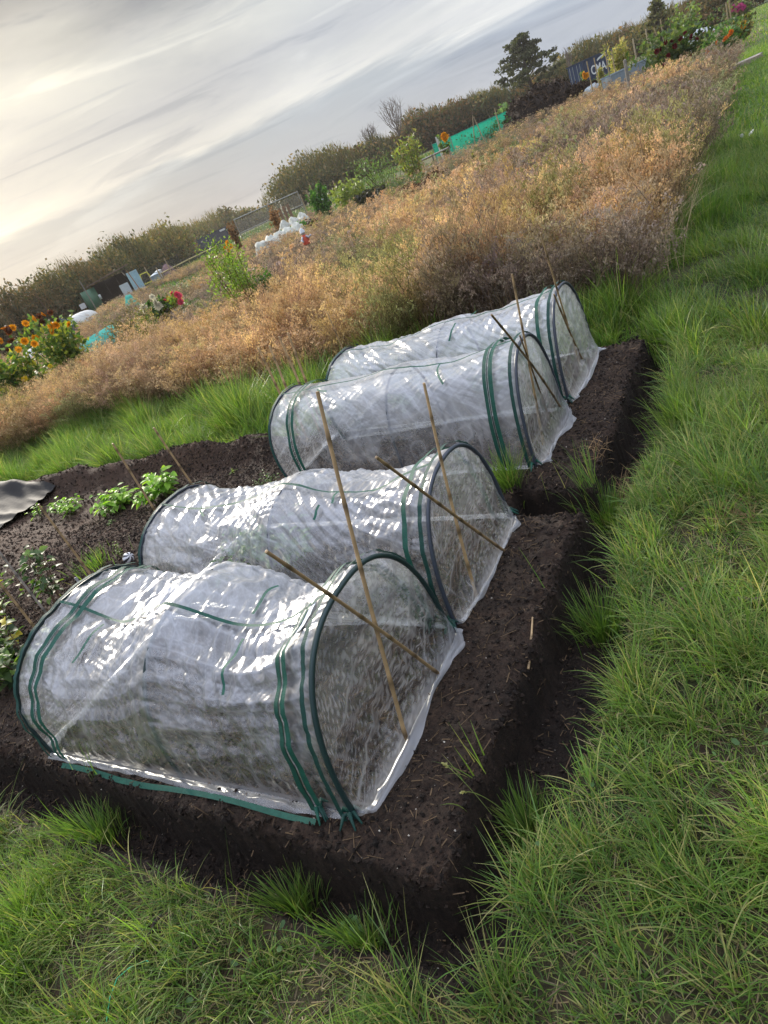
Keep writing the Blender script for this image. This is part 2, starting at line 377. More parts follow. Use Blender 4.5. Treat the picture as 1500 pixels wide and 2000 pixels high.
fieldm = sstep(5.3, 5.9, Y)*sstep(-.9, -1.3, X+.03*Y*0)
tan_ = np.array([.115, .085, .048])
G = G+(tan_-G)*(fieldm*sstep(.3, .6, fbm(X*.3, Y*.3, 3, 73)+.12*(Y < 24)))[..., None]*.8
farw = sstep(20, 40, np.hypot(X, Y))
fg = np.array([.070, .105, .028]); fb = np.array([.13, .105, .055])
G = G+((fg+(fb-fg)*sstep(.45, .6, fbm(X*.12, Y*.12, 4, 74))[..., None])-G)*farw[..., None]*.9
path = sstep(-1.3, -.9, X)*sstep(5, 9, Y)
G = G+(np.array([.075, .125, .025])-G)*path[..., None]*.8
bc = np.array([.055, .040, .026])
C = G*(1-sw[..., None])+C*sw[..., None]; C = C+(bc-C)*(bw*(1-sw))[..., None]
nx, ny = len(gx), len(gy)
i = np.arange(ny-1)[:, None]*nx+np.arange(nx-1)[None]
Q = np.stack([i, i+1, i+nx+1, i+nx], -1).reshape(-1, 4)
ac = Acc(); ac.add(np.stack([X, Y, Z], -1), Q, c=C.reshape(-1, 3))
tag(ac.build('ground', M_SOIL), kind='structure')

# ------------------------------------------------------------------ loose stuff
def crumbs(n, xy, size, cols, name, label, flat=.7, zoff=0.0):
    x, y = xy; n = len(x); z = hgt(x, y)+zoff
    base = np.array([(1,0,0),(-1,0,0),(0,1,0),(0,-1,0),(0,0,1),(0,0,-1)], float)
    T = np.array([(0,2,4),(2,1,4),(1,3,4),(3,0,4),(2,0,5),(1,2,5),(3,1,5),(0,3,5)])
    V = base[None]*(size[:, None, None]*(RNG.random((n, 6, 1))*.8+.6)); V[..., 2] *= flat
    a = RNG.random(n)*6.28; c, s = np.cos(a)[:, None], np.sin(a)[:, None]
    b = RNG.random(n)*1.2; cb, sb = np.cos(b)[:, None], np.sin(b)[:, None]
    y1, z1 = V[..., 1]*cb-V[..., 2]*sb, V[..., 1]*sb+V[..., 2]*cb
    V = np.stack([V[..., 0]*c-y1*s+x[:, None], V[..., 0]*s+y1*c+y[:, None], z1+z[:, None]+size[:, None]*.25], -1)
    F_ = (np.arange(n)[:, None, None]*6+T[None]).reshape(-1, 3)
    a_ = Acc(); a_.add(V.reshape(-1, 3), t=F_, c=np.repeat(cols, 6, 0)); 
    return tag(a_.build(name, M_SOIL if 'white' not in label else M_PAINT, smooth=False), label=label, kind='stuff')
def soil_pts(n, x0, x1, y0, y1, seed, inside=True):
    r = np.random.default_rng(seed); x = r.uniform(x0, x1, n); y = r.uniform(y0, y1, n); w = soil_w(x, y)
    k = (w > .6) if inside else (w < .2); return x[k], y[k]
x, y = soil_pts(120000, -5.5, -.6, .45, 4.6, 3)
sz = .0022+.010*RNG.random(len(x))**5
crumbs(0, (x, y), sz, np.array([.022, .0155, .012])*(.5+1.3*RNG.random((len(x), 1))), 'soil_crumbs', 'dark crumbs of compost lying over the raised beds')
x, y = soil_pts(26000, -10, -3.0, 1.2, 3.9, 4)
sz = .004+.016*RNG.random(len(x))**4
crumbs(0, (x, y), sz, np.array([.048, .033, .023])*(.5+1.2*RNG.random((len(x), 1))), 'soil_crumbs', 'brown crumbs of drier compost on the soil behind')
x, y = soil_pts(4200, -8, -.6, .45, 4.6, 5)
sz = .0016+.003*RNG.random(len(x))**3
crumbs(0, (x, y), sz, np.array([.42, .38, .32])*(.5+.6*RNG.random((len(x), 1))), 'perlite_specks', 'tiny white specks scattered through the dark compost')
# crumbled clods along the cut edges and at the foot of the walls
r = np.random.default_rng(31); x = r.uniform(-4.2, -.5, 160000); y = r.uniform(.4, 4.8, 160000); d_ = bed_sd(x, y); k = (np.abs(d_+.004) < .018) | ((d_ > .02) & (d_ < .09) & (r.random(len(x)) < .25)); x, y = x[k], y[k]
sz = .003+.011*r.random(len(x))**3
crumbs(0, (x, y), sz, np.array([.020, .0135, .0100])*(.5+1.2*r.random((len(x), 1))), 'soil_clods', 'crumbled clods along the cut edges of the raised beds', .8, -.004)
# straw and bark shreds
x, y = soil_pts(15000, -5.5, -.6, .45, 4.6, 6); n = len(x); z = hgt(x, y)+.004
a = RNG.random(n)*6.28; Ln = .006+.03*RNG.random(n)**3; dx, dy = np.cos(a)*Ln, np.sin(a)*Ln; dz = RNG.normal(0, .25, n)*Ln
w_ = .0009+.0012*RNG.random(n); px_, py_ = -np.sin(a)*w_, np.cos(a)*w_
V = np.stack([np.stack([x-dx-px_, y-dy-py_, z-dz], -1), np.stack([x+dx-px_, y+dy-py_, z+dz], -1), np.stack([x+dx+px_, y+dy+py_, z+dz+.001], -1), np.stack([x-dx+px_, y-dy+py_, z-dz+.001], -1)], 1)
ac = Acc(); ac.add(V.reshape(-1, 3), np.arange(n*4).reshape(-1, 4), c=np.repeat(np.array([.11, .075, .045])*(.5+1.2*RNG.random((n, 1))), 4, 0))
tag(ac.build('bark_shreds', M_DRY), label='thin bark and straw shreds on the dark compost', kind='stuff')

# ------------------------------------------------------------------ grass
def blades(acc, x, y, z, length, width, az, lean, curve, col, seg=4, tipcol=None):
    n = len(x); s = np.linspace(0, 1, seg+1)
    th = lean[:, None]+curve[:, None]*s[None]**1.3
    ds = length[:, None]/seg
    hx = np.concatenate([np.zeros((n, 1)), np.cumsum(np.sin(th[:, :-1])*ds, 1)], 1); hz = np.concatenate([np.zeros((n, 1)), np.cumsum(np.cos(th[:, :-1])*ds, 1)], 1)
    wv = width[:, None]*(1-s[None]**2.2*.93)*.5
    ca, sa = np.cos(az)[:, None], np.sin(az)[:, None]
    tw = RNG.normal(0, .5, n)[:, None]
    sx, sy, szz = -sa*np.cos(tw), ca*np.cos(tw), np.sin(tw)+0*sa
    cx, cy, cz = x[:, None]+hx*ca, y[:, None]+hx*sa, z[:, None]+hz
    A = np.stack([cx-sx*wv, cy-sy*wv, cz-szz*wv], -1); B = np.stack([cx+sx*wv, cy+sy*wv, cz+szz*wv], -1)
    V = np.stack([A, B], 2).reshape(n, -1, 3); m = 2*(seg+1)
    k = np.arange(seg)*2; q = np.stack([k, k+1, k+3, k+2], -1)
    Q = (np.arange(n)[:, None, None]*m+q[None]).reshape(-1, 4)
    c = np.repeat(col[:, None], seg+1, 1)
    if tipcol is not None: c = c+(tipcol[:, None]-c)*(s[None, :, None]**3)
    c = np.repeat(c[:, :, None], 2, 2).reshape(-1, 3)
    acc.add(V.reshape(-1, 3), Q, c=c)
GC = np.array([[.115, .205, .036], [.165, .260, .042], [.085, .165, .036], [.23, .30, .065], [.34, .31, .12]])
def gcol(n, x, y, dry=.08, bright=1.0, seed=80):
    p = fbm(x*2.0, y*2.0, 3, seed)
    i = np.where(RNG.random(n) < p, 0, 2); i = np.where(RNG.random(n) < p*.6, 1, i); i = np.where(RNG.random(n) < .10, 3, i); i = np.where(RNG.random(n) < dry, 4, i)
    return GC[i]*(.75+.5*RNG.random((n, 1)))*bright
def lawn(acc, n, x0, x1, y0, y1, seed, Lm, Wm, keep=None, bright=1.0, dry=.08, spread=1.0, leanm=.7, flow=None, cl=True, per=14, cr=.035, radial=.5):
    r = np.random.default_rng(seed); x = r.uniform(x0, x1, n); y = r.uniform(y0, y1, n)
    if cl:                                  # gather blades into small tufts
        m = n//per; cx = r.uniform(x0, x1, m); cy = r.uniform(y0, y1, m); k = r.integers(0, m, n); t = r.random(n) < .75
        a_ = r.random(n)*6.28; rr = r.random(n)**.7*cr
        out_ = np.where(t, a_, np.nan); tn_ = np.where(t, (.62+.72*r.random(m))[k], 1.0); th_ = (.55+.9*r.random(m)**1.5)[k]; th_ = np.where(t, th_, .75)
        x = np.where(t, cx[k]+np.cos(a_)*rr, x); y = np.where(t, cy[k]+np.sin(a_)*rr, y)
    w = np.maximum(soil_w(x, y), bare_w(x, y)*.85)
    ok = r.random(n) > w*1.02
    if keep is not None: ok &= keep(x, y, r)
    # only what the lens can see, with a margin for a step to the side
    v = np.stack([x, y, np.full_like(x, -H)], -1); dep = v@FW; u = (v@IX)/dep*F+CX; vv = (v@IY)/dep*F+CY
    ok &= (dep > .1) & (u > -600) & (u < 2700) & (vv < 2600)
    x, y = x[ok], y[ok]; n = len(x); z = hgt(x, y, False)-.004
    if cl: out_, th_, tn_ = out_[ok], th_[ok], tn_[ok]
    big = fbm(x*1.7, y*1.7, 3, 90); Lh = Lm*(.45+1.0*r.random(n))*(.55+.9*big); wd = Wm*(.6+.8*r.random(n))
    fl = flow(x, y) if flow is not None else fbm(x*.8, y*.8, 2, 91)*12
    az = fl+r.normal(0, spread, n)
    if cl: az = np.where(~np.isnan(out_) & (r.random(n) < radial), out_+r.normal(0, .4, n), az); Lh = Lh*th_*(.55+.9*sstep(.3, .7, fbm(x*2.3, y*2.3, 2, 97)))
    tc_ = tn_[:, None] if cl else 1.0
    blades(acc, x, y, z, Lh, wd, az, np.abs(r.normal(leanm*.6, .35, n)), r.random(n)*1.5*leanm, gcol(n, x, y, dry, bright)*tc_, 4, gcol(n, x, y, .25, bright*1.05)*tc_)
    return n
flow1 = lambda x, y: np.where(x > -1.0, math.pi*.93, -math.pi*.45)+2.6*(fbm(x*1.3, y*1.3, 3, 95)-.5)
a1 = Acc()
lawn(a1, 350000, -4.2, 2.1, -.9, 4.6, 101, .108, .0036, flow=flow1, spread=1.0, leanm=1.0, per=90, cr=.07, radial=.6, bright=1.0, dry=.17, keep=lambda x, y, r: (y < 1) | (x > -1.3))
lawn(a1, 90000, -4.2, 2.1, -.9, 4.6, 102, .05, .003, flow=flow1, spread=2, leanm=1.2, keep=lambda x, y, r: (y < 1) | (x > -1.3), dry=.35, bright=.95)
n = 60000; r = np.random.default_rng(777); x = r.uniform(-4.2, 1.6, n); y = r.uniform(-.9, 4.6, n); k = ((y < 1) | (x > -1.3)) & (soil_w(x, y) < .4); x, y = x[k], y[k]; n = len(x)
blades(a1, x, y, hgt(x, y, False)+.003+.012*r.random(n), .03+.06*r.random(n), .0022+.0015*r.random(n), r.random(n)*6.28, r.normal(1.35, .12, n), r.normal(.1, .2, n), np.array([[.26, .19, .10], [.18, .13, .07], [.12, .15, .05], [.33, .27, .14]])[r.integers(0, 4, n)]*(.5+.7*r.random((n, 1))), 3)
tag(a1.build('lawn_grass', M_GRASS), label='long green grass lying over the lawn beside the beds', kind='stuff')
a2 = Acc()
lawn(a2, 130000, -1.6, 3.2, 4.4, 12, 103, .15, .0055, flow=flow1, spread=1.2, leanm=.8, bright=.88, per=120, cr=.13)
lawn(a2, 90000, -2.2, 8, 12, 34, 104, .12, .014, spread=1.5, leanm=.8, bright=1.05, cl=False, keep=lambda x, y, r: x > -1.0-.02*(y-12)-.25*fbm(x*2, y*.8, 2, 5))
lawn(a2, 50000, -6, 25, 34, 110, 105, .14, .04, spread=1.5, leanm=.8, bright=1.1, cl=False, keep=lambda x, y, r: x > -1.6-.035*(y-34))
tag(a2.build('path_grass', M_GRASS), label='bright mown grass of the path running beside the dry weeds', kind='stuff')
a3 = Acc()
def strip(x, y, r): return (y > 3.75) & (y < 5.6+.5*(fbm(x*.7, y*0, 2, 7)-.5)+.5*sstep(-7, -9, x)) & (x < -1.2)
lawn(a3, 190000, -13, -1.0, 3.7, 6.6, 106, .22, .008, keep=strip, bright=1.0, spread=1.3, leanm=.7, dry=.04, per=160, cr=.15, radial=.7)
tag(a3.build('strip_grass', M_GRASS), label='lush bright grass strip between the soil and the dry weeds', kind='stuff')

# low broad leaves mixed into the turf
r = np.random.default_rng(888); n = 9000; x = r.uniform(-4.2, 1.6, n); y = r.uniform(-.9, 4.8, n); k = ((y < 1) | (x > -1.2)) & (soil_w(x, y) < .3) & (fbm(x*2.6, y*2.6, 3, 411) > .54); x, y = x[k], y[k]; n = len(x); z = hgt(x, y, False)+.012+.035*r.random(n)
a = r.normal(0, 1, (n, 3)); a[:, 2] *= .35; a /= np.linalg.norm(a, axis=1)[:, None]; b = np.cross(np.tile([0, 0, 1.], (n, 1))+r.normal(0, .25, (n, 3)), a); b /= np.linalg.norm(b, axis=1)[:, None]; P = np.stack([x, y, z], -1); s_ = (.005+.010*r.random(n)**2)[:, None]
V = np.stack([P-a*s_, P-a*s_*.2+b*s_*.62, P+a*s_*.7+b*s_*.5, P+a*s_, P+a*s_*.7-b*s_*.5, P-a*s_*.2-b*s_*.62], 1); i6 = np.arange(n)[:, None]*6
ac = Acc(); ac.add(V.reshape(-1, 3), np.concatenate([i6+np.array([[0, 1, 2, 3]]), i6+np.array([[0, 3, 4, 5]])]), c=np.repeat(np.array([[.075, .15, .04], [.11, .19, .06], [.05, .11, .03]])[r.integers(0, 3, n)]*(.7+.6*r.random((n, 1))), 6, 0))
tag(ac.build('lawn_leaves', M_GRASS), label='small clover and dandelion leaves mixed into the lawn', kind='stuff')
def tuft(px, py, z0, n, Lm, W_, label, group=None, spreadr=.03, bright=1.1, name='grass_tuft', lean=.5, dry=.03, seed=0, curve=1.1):
    r = np.random.default_rng(seed+int(px)); p = gp(px, py, z0)
    a = r.random(n)*6.28; rr = np.abs(r.normal(0, spreadr, n)); x = p[0]+np.cos(a)*rr; y = p[1]+np.sin(a)*rr
    z = hgt(x, y, False)-.005; ac = Acc()
    blades(ac, x, y, z, Lm*(.5+.7*r.random(n)), W_*(.6+.7*r.random(n)), a+r.normal(0, .5, n), r.random(n)*lean, r.random(n)*curve, gcol(n, x, y, dry, bright*.80), 5, gcol(n, x, y, .1, bright*.84))
    return tag(ac.build(name, M_GRASS, origin=(p[0], p[1], float(hgt(p[0], p[1], False)))), label=label, cat='grass tuft', group=group)
TG = 'clumps of long grass'
tuft(1010, 985, -.12, 260, .20, .004, 'grass clump growing in the gap between the two beds, beside the second tunnel', TG, .045)
tuft(1010, 1570, LAWN, 300, .15, .0045, 'dense clump of long grass beside the near right corner of the raised bed', TG, .06)
tuft(1165, 1190, LAWN, 300, .22, .0045, 'grass clump leaning over the trench level with the second tunnel', TG, .06)
tuft(1180, 980, LAWN, 360, .20, .0045, 'grass clump at the trench where the two beds meet', TG, .07)
tuft(1330, 830, LAWN, 420, .25, .005, 'tall spreading grass clump on the lawn level with the third tunnel', TG, .08)
tuft(1300, 660, LAWN, 420, .28, .005, 'bushy bright grass clump beyond the far right corner of the bed', TG, .09, 1.25)
tuft(1180, 625, LAWN, 420, .33, .006, 'bright tall clump of grass behind the end of the farthest tunnel', TG, .10, 1.3)
tuft(1385, 440, LAWN, 500, .36, .008, 'big bright clump of grass where the lawn meets the dry weeds', TG, .16, 1.3)
tuft(1400, 370, LAWN, 400, .34, .009, 'bright grass clump on the path edge farther up the dry weeds', TG, .18, 1.3)
tuft(545, 1735, LAWN, 300, .15, .0042, 'dense clump of long grass in front of the bed below the first tunnel', TG, .05)
tuft(170, 1610, LAWN, 360, .19, .0042, 'bright grass clump at the left in front of the bed', TG, .08, 1.3)
tuft(50, 1800, LAWN, 360, .17, .0042, 'sunlit yellow green clump at the lower left edge of the lawn', TG, .10, 1.45)
tuft(690, 1820, LAWN, 220, .14, .0042, 'tall clump of grass just left of the muddy near corner', TG, .05, 1.2)
tuft(1000, 1650, LAWN, 110, .09, .004, 'small grass clump spilling onto the near bed corner', TG, .04)
tuft(190, 1105, 0, 170, .12, .005, 'bright grass patch growing on the soil left of the striped ball', TG, .11, 1.35)
tuft(480, 800, LAWN, 380, .32, .007, 'bright tall grass clump left of the third tunnel', TG, .16, 1.3)
tuft(360, 850, LAWN, 380, .32, .007, 'tall bright grass clump behind the leafy bean plants', TG, .18, 1.3)
tuft(150, 880, LAWN, 380, .36, .009, 'tall bright grass clump against the weeds at the far left', TG, .22, 1.2)
# ------------------------------------------------------------------ grow tunnels
GREEN = np.array([.012, .085, .058]); DGREEN = np.array([.010, .050, .040]); GREYB = np.array([.045, .055, .075])
class Tunnel:
    """u runs 0 (front, x=-1.27) to 1 (back); t runs 0..1 over the arch from the near side to the far side."""
    def __init__(s, xf, xb, yf, yb, hf, hb, sag, seed, crk, mid=.47):
        s.xf, s.xb, s.yf, s.yb, s.hf, s.hb, s.sag, s.seed, s.crk, s.mid = xf, xb, yf, yb, hf, hb, sag, seed, crk, mid
    def P(s, u, t, off=0.0, crk=True):
        u, t = np.broadcast_arrays(np.asarray(u, float), np.asarray(t, float))
        cf, wf = sum(s.yf)/2, (s.yf[1]-s.yf[0])/2; cb, wb = sum(s.yb)/2, (s.yb[1]-s.yb[0])/2
        c = cf+(cb-cf)*u; w = wf+(wb-wf)*u; h = s.hf+(s.hb-s.hf)*u
        q = np.where(u < s.mid, u/s.mid, (u-s.mid)/(1-s.mid)); q = np.clip(q, 0, 1)
        sg = np.sin(np.pi*q)**1.3*s.sag*np.where(u < s.mid, 1.0, .8)
        th = np.pi*t; ct, stt = np.cos(th), np.sin(th)
        e = .82
        yy = np.sign(-ct)*np.abs(ct)**e; zz = np.abs(stt)**e
        x = s.xf+(s.xb-s.xf)*u
        # back arch leans outward at half height
        x = x-.06*sstep(.8, 1, u)*np.sin(np.pi*np.clip(zz, 0, 1)*.9)
        top = zz**2
        z = h*zz*(1-sg*(.35+.65*top)); y = c+w*yy*(1-sg*.28*np.sin(np.pi*np.clip(zz, 0, 1)))
        # inward pull of the side between arches, stronger low down
        if crk:
            m = x*1.0; a = t*1.45; k = s.seed
            big = (fbm((m*.8+a*.6)*2.8, (-m*.6+a*.8)*5, 2, k)-.5)*.06
            hold = np.minimum(np.minimum(np.abs(u-0), np.abs(u-s.mid)), np.abs(u-1))
            pin = .25+.75*sstep(0, .12, hold)
            d = big*pin*s.crk[0]
            if True:                         # straight sharp folds: triangle waves in many directions, each only in its own patches
                rw = np.random.default_rng(k); s.lines = 0*m; wx = .035*(fbm(m*5, a*5, 2, k+90)-.5); wy = .035*(fbm(m*5, a*5, 2, k+91)-.5)
                for i_ in range(17 if crk is True else 2):
                    main = i_ % 3 != 2; an = (1.0 if main else -.5)+rw.normal(0, .35 if main else .5); f_ = 5.5*1.19**i_*(.9+.2*rw.random()); ph = rw.random()*9
                    q = ((m+wx)*math.cos(an)+(a+wy)*math.sin(an))*f_+ph; q = q+.5*(vnoise(m*3, a*3, k+i_)-.5); tri = np.abs(2*(q-np.floor(q))-1)
                    mk = sstep(.38, .62, vnoise(m*(2.5+.25*i_)+i_, a*(2.5+.25*i_), k+200+i_)); sl = .20*(.7+.6*rw.random())*(1 if i_ < 9 else .78)
                    d = d+(tri-.5)*sl/(2*f_)*mk*s.crk[1]*(.35+.65*sstep(0, .06, hold)); s.lines = np.maximum(s.lines, mk*sstep(.90, 1.0, tri)*(.75-.02*i_))
                rad = np.abs(2*vnoise(m*3.0, a*26, k+7)-1); d = d+(rad-.4)*.009*sstep(.10, .0, hold)*s.crk[1]
            d = d*sstep(0, .05, t)*sstep(1, .95, t)
            off = off+d
        ny = yy*h; nz = zz*w; nn = np.hypot(ny, nz)+1e-9
        y = y+off*ny/nn; z = np.maximum(z+off*nz/nn, .004)
        return np.stack([x, y, z], -1)
def ribbon(acc, fn, path, width, c, seg=None, thick=.0015):
    """fn(u,t)->points; path (n,2) in (u,t); ribbon widened across the path on the surface"""
    p = np.asarray(path, float); P0 = fn(p[:, 0], p[:, 1])
    T = np.gradient(P0, axis=0); T /= np.linalg.norm(T, axis=1)[:, None]+1e-9
    e = 1e-3; Pu = fn(np.clip(p[:, 0]+e, 0, 1), p[:, 1])-fn(np.clip(p[:, 0]-e, 0, 1), p[:, 1]); Pt = fn(p[:, 0], np.clip(p[:, 1]+e, 0, 1))-fn(p[:, 0], np.clip(p[:, 1]-e, 0, 1))
    Nn = np.cross(Pu, Pt); Nn /= np.linalg.norm(Nn, axis=1)[:, None]+1e-9
    Bv = np.cross(T, Nn); Bv /= np.linalg.norm(Bv, axis=1)[:, None]+1e-9
    k = np.linspace(-.5, .5, 4); V = P0[:, None]+Bv[:, None]*k[None, :, None]*width
    n = len(p); i = np.arange(n-1)[:, None]*4; j = np.arange(3)[None]
    acc.add(V.reshape(-1, 3), np.stack([i+j, i+j+1, i+5+j, i+4+j], -1).reshape(-1, 4), c=c)
def smooth_path(f, t):   # helper making (n,2)
    return np.stack([f(t), t], -1)
def make_tunnel(T, label, haze0, haze1, zips, ties, base_tape=False, card=False, tubes_c=GREYB, nu=340, nt_=300, blobs=None):
    root = empty('grow_tunnel', (T.xf, sum(T.yf)/2, 0), label, 'grow tunnel', 'plastic grow tunnels over the raised beds')
    us = np.linspace(0, 1, nu); ts = np.linspace(0, 1, nt_)
    U, Tt = np.meshgrid(us, ts, indexing='ij'); P = T.P(U, Tt); crl = np.pad(T.lines, ((0, 0), (7, 7)))
    # skirts of loose film on the soil either side
    ns = 7
    def skirt(t0, sgn):
        base = P[:, 0 if sgn < 0 else -1]; out = []
        for kk in range(1, ns+1):
            f = kk/ns; wv = .018+.030*vnoise(us*5, us*0+3, T.seed+7)+.008*vnoise(us*30, us*0, T.seed+8)
            q = base.copy(); q[:, 1] += sgn*f*wv; q[:, 2] = .014+.012*ridge(us*24+f*2, us*0+f*3, T.seed+9)*(np.sin(f*3.14)+.15); out.append(q)
        return out
    lo = skirt(0, -1)[::-1]; hi = skirt(1, 1)
    A = np.stack(lo+[P[:, k] for k in range(nt_)]+hi, 1); m = A.shape[1]
    # lay the lowest rim on the real soil
    gz = hgt(A[..., 0], A[..., 1], False); A[..., 2] = np.maximum(A[..., 2], gz*(A[..., 2] < .05)+.012)
    q = np.arange(nu-1)[:, None]*m+np.arange(m-1)[None]
    Q = np.stack([q, q+1, q+m+1, q+m], -1).reshape(-1, 4)
    zz = A[..., 2]/T.hf; xx = A[..., 0]; ss = np.linspace(0, 1.5, m)[None]+0*xx
    cond = fbm(xx*3+T.seed, ss*4, 4, T.seed+20)
    hz = haze0+(haze1-haze0)*sstep(.28, .88, zz+.5*(cond-.5))
    hz = hz+.16*(ridge(xx*9+ss*4, ss*15-xx*5, T.seed+21)**6)*sstep(.02, .3, zz)+.12*(fbm(xx*16, ss*16, 2, T.seed+22)-.5)+.30*(fbm(xx*3.3+4, ss*5, 3, T.seed+24)-.5)*sstep(.1, .5, zz)
    hz = np.where(zz < .06, np.maximum(hz, .17), hz)
    hz = hz+crl*.30*min(T.crk[1], 1.)*(.35+.65*sstep(.05, .4, zz))
    run = vnoise(xx*70, ss*2, T.seed+23); hz = hz*(1-.25*(run > .72)*sstep(.8, .3, zz))
    ac = Acc(); ac.add(A.reshape(-1, 3), Q); film = ac.build('cover', M_FILM, root, extra=np.clip(hz, .02, .9).ravel())
    # end panels
    for end, sgn in ((0, 1), (1, -1)):
        n1, n2 = 110, 90; a = np.linspace(.0, 1, n1); b = np.linspace(0, 1, n2)
        arch = T.P(np.full(n1, float(end)), a, 0, False); arch2 = T.P(np.full(n1, float(end)), a)
        V = np.zeros((n1, n2, 3)); bb = b[None]
        V[..., 0] = arch2[:, 0:1]; V[..., 1] = arch2[:, 1:2]; V[..., 2] = arch2[:, 2:3]*bb
        Hh = T.hf if end == 0 else T.hb
        V[..., 0] = arch[:, 0:1]*bb+T.__dict__['xf' if end == 0 else 'xb']*(1-bb)
        yy, zz = V[..., 1], V[..., 2]; k = T.seed+30+end
        bulge = .03*np.sin(np.pi*a)[:, None]*np.sin(np.pi*bb)
        flare = .055*(1-sstep(0, .16, zz))*(1-bb*.0)*np.sin(np.pi*a)[:, None]**.3
        rw = np.random.default_rng(k+5); w1 = (fbm(yy*5, zz*4, 2, k+2)-.5)*.04; pl = 0*yy
        for i_ in range(12):
            an = (.35 if i_ % 3 else 1.9)+rw.normal(0, .4); f_ = 7*1.2**i_; q = (yy*math.cos(an)+zz*math.sin(an))*f_+rw.random()*9+.35*(vnoise(yy*4, zz*4, k+i_)-.5); tri = np.abs(2*(q-np.floor(q))-1)
            mk = sstep(.40, .62, vnoise(yy*(4+.3*i_)+i_, zz*(3+.3*i_), k+60+i_)); w1 = w1+(tri-.5)*.20/(2*f_)*mk; pl = np.maximum(pl, mk*sstep(.88, 1, tri)*.7)
        V[..., 0] += sgn*(bulge+flare+w1*np.sin(np.pi*a)[:, None]**.5*sstep(0, .1, 1-bb+.02)*T.crk[1]*(.15+.85*sstep(0, .14, bb)))
        gz = hgt(V[..., 0], V[..., 1], False); V[..., 2] = np.maximum(V[..., 2], gz+.004)
        # crumpled hem on the soil
        hem = []; pl = np.pad(pl, ((0, 0), (5, 0)))
        for kk in range(1, 6):
            qv = V[:, 0].copy(); f = kk/5; qv[:, 0] += sgn*f*(.008+.050*vnoise(a*9, a*0, k+5)**1.5); qv[:, 2] = hgt(qv[:, 0], qv[:, 1], False)+.012+.026*ridge(a*10+f*1.5, a*0+f*2, k+6)*np.sin(.4+f*2.4); hem.append(qv)
        V = np.concatenate([np.stack(hem[::-1], 1), V], 1); n2 = V.shape[1]
        q = np.arange(n1-1)[:, None]*n2+np.arange(n2-1)[None]
        zz = V[..., 2]; yy = V[..., 1]; wq = vnoise(yy*6, zz*6, k+9)*1.2
        cond = fbm(yy*4, zz*4, 3, k+3); hz = haze0*.8+(haze1*.42-haze0*.8)*sstep(.25, .7, zz/Hh+.4*(cond-.5)); hz = hz+.38*pl
        hz = hz+.25*(1-sstep(.02, .09, zz))
        ac = Acc(); ac.add(V.reshape(-1, 3), np.stack([q, q+1, q+n2+1, q+n2], -1).reshape(-1, 4))
        ac.build('end_panel', M_FILM, root, extra=np.clip(hz, .02, .9).ravel())
    fo = lambda off: (lambda u, t: T.P(u, t, off+.015, 2))
    tt = np.linspace(.0, 1, 90)
    # hoops: grey tube just inside the film
    for u_ in (.0, T.mid, 1.0):
        hp = T.P(np.full(60, u_), np.linspace(0, 1, 60), -.010 if u_ not in (0, 1) else .002, False)
        if u_ == 0: hp[:, 0] += .004
        tube(hp, .008 if u_ == T.mid else .0095, 8, tubes_c*(.8 if u_ == T.mid else 1)).build('hoop', M_TUBE, root)
    # green binding over the end hoops
    for u_, w_ in ((.012, .020), (.99, .018)):
        ac = Acc(); ribbon(ac, fo(.010), np.stack([np.full(90, u_), tt], -1), w_, DGREEN*1.1); ac.build('hoop_tape', M_TAPE, root)
    for z in zips:                          # zip bands: two tapes and a dark zip line
        u_, bend, dbl = z
        f = lambda t: u_+bend*np.sin(np.pi*t)**2+.010*(fbm(t*3, t*0+u_*9, 2, T.seed)-.5)
        ac = Acc(); ribbon(ac, fo(.008), smooth_path(lambda t: f(t)-(.010 if dbl else 0), tt), .024, GREEN)
        if dbl: ribbon(ac, fo(.0085), smooth_path(lambda t: f(t)+.010, tt), .022, GREEN*.85)
        zb = ac.build('zip_band', M_TAPE, root)
        if dbl:
            ac = Acc(); ribbon(ac, fo(.0115), smooth_path(f, tt), .006, DGREEN*.35); ac.build('zip', M_TUBE, zb)
    # ridge tape
    uu = np.linspace(.015, .99, 120)
    tr = .47+.012*np.sin(uu*9+T.seed)
    ac = Acc(); ribbon(ac, fo(.007), np.stack([uu, tr], -1), .014, GREEN*.9); ac.build('ridge_tape', M_TAPE, root)
    if base_tape:
        uu = np.linspace(.07, .93, 90); b0 = T.P(uu, uu*0); V = []
        for k_ in range(3):
            p = b0.copy(); p[:, 1] -= .040+.009*k_+.006*np.sin(uu*13); p[:, 2] = hgt(p[:, 0], p[:, 1], False)+.018-.003*k_; V.append(p)
        V = np.stack(V, 1); i_ = np.arange(89)[:, None]*3+np.arange(2)[None]
        ac = Acc(); ac.add(V.reshape(-1, 3), np.stack([i_, i_+1, i_+4, i_+3], -1).reshape(-1, 4), c=GREEN); ac.build('base_tape', M_TAPE, root)
    for (tu, t0, ln, sw) in ties:           # short hanging ties
        k_ = np.linspace(0, 1, 12)
        path = np.stack([tu+sw*k_**2+.003*np.sin(k_*5), t0-ln*k_], -1)
        ac = Acc(); ribbon(ac, fo(.009), path, .013, GREEN*1.15); ac.build('tie', M_TAPE, root)
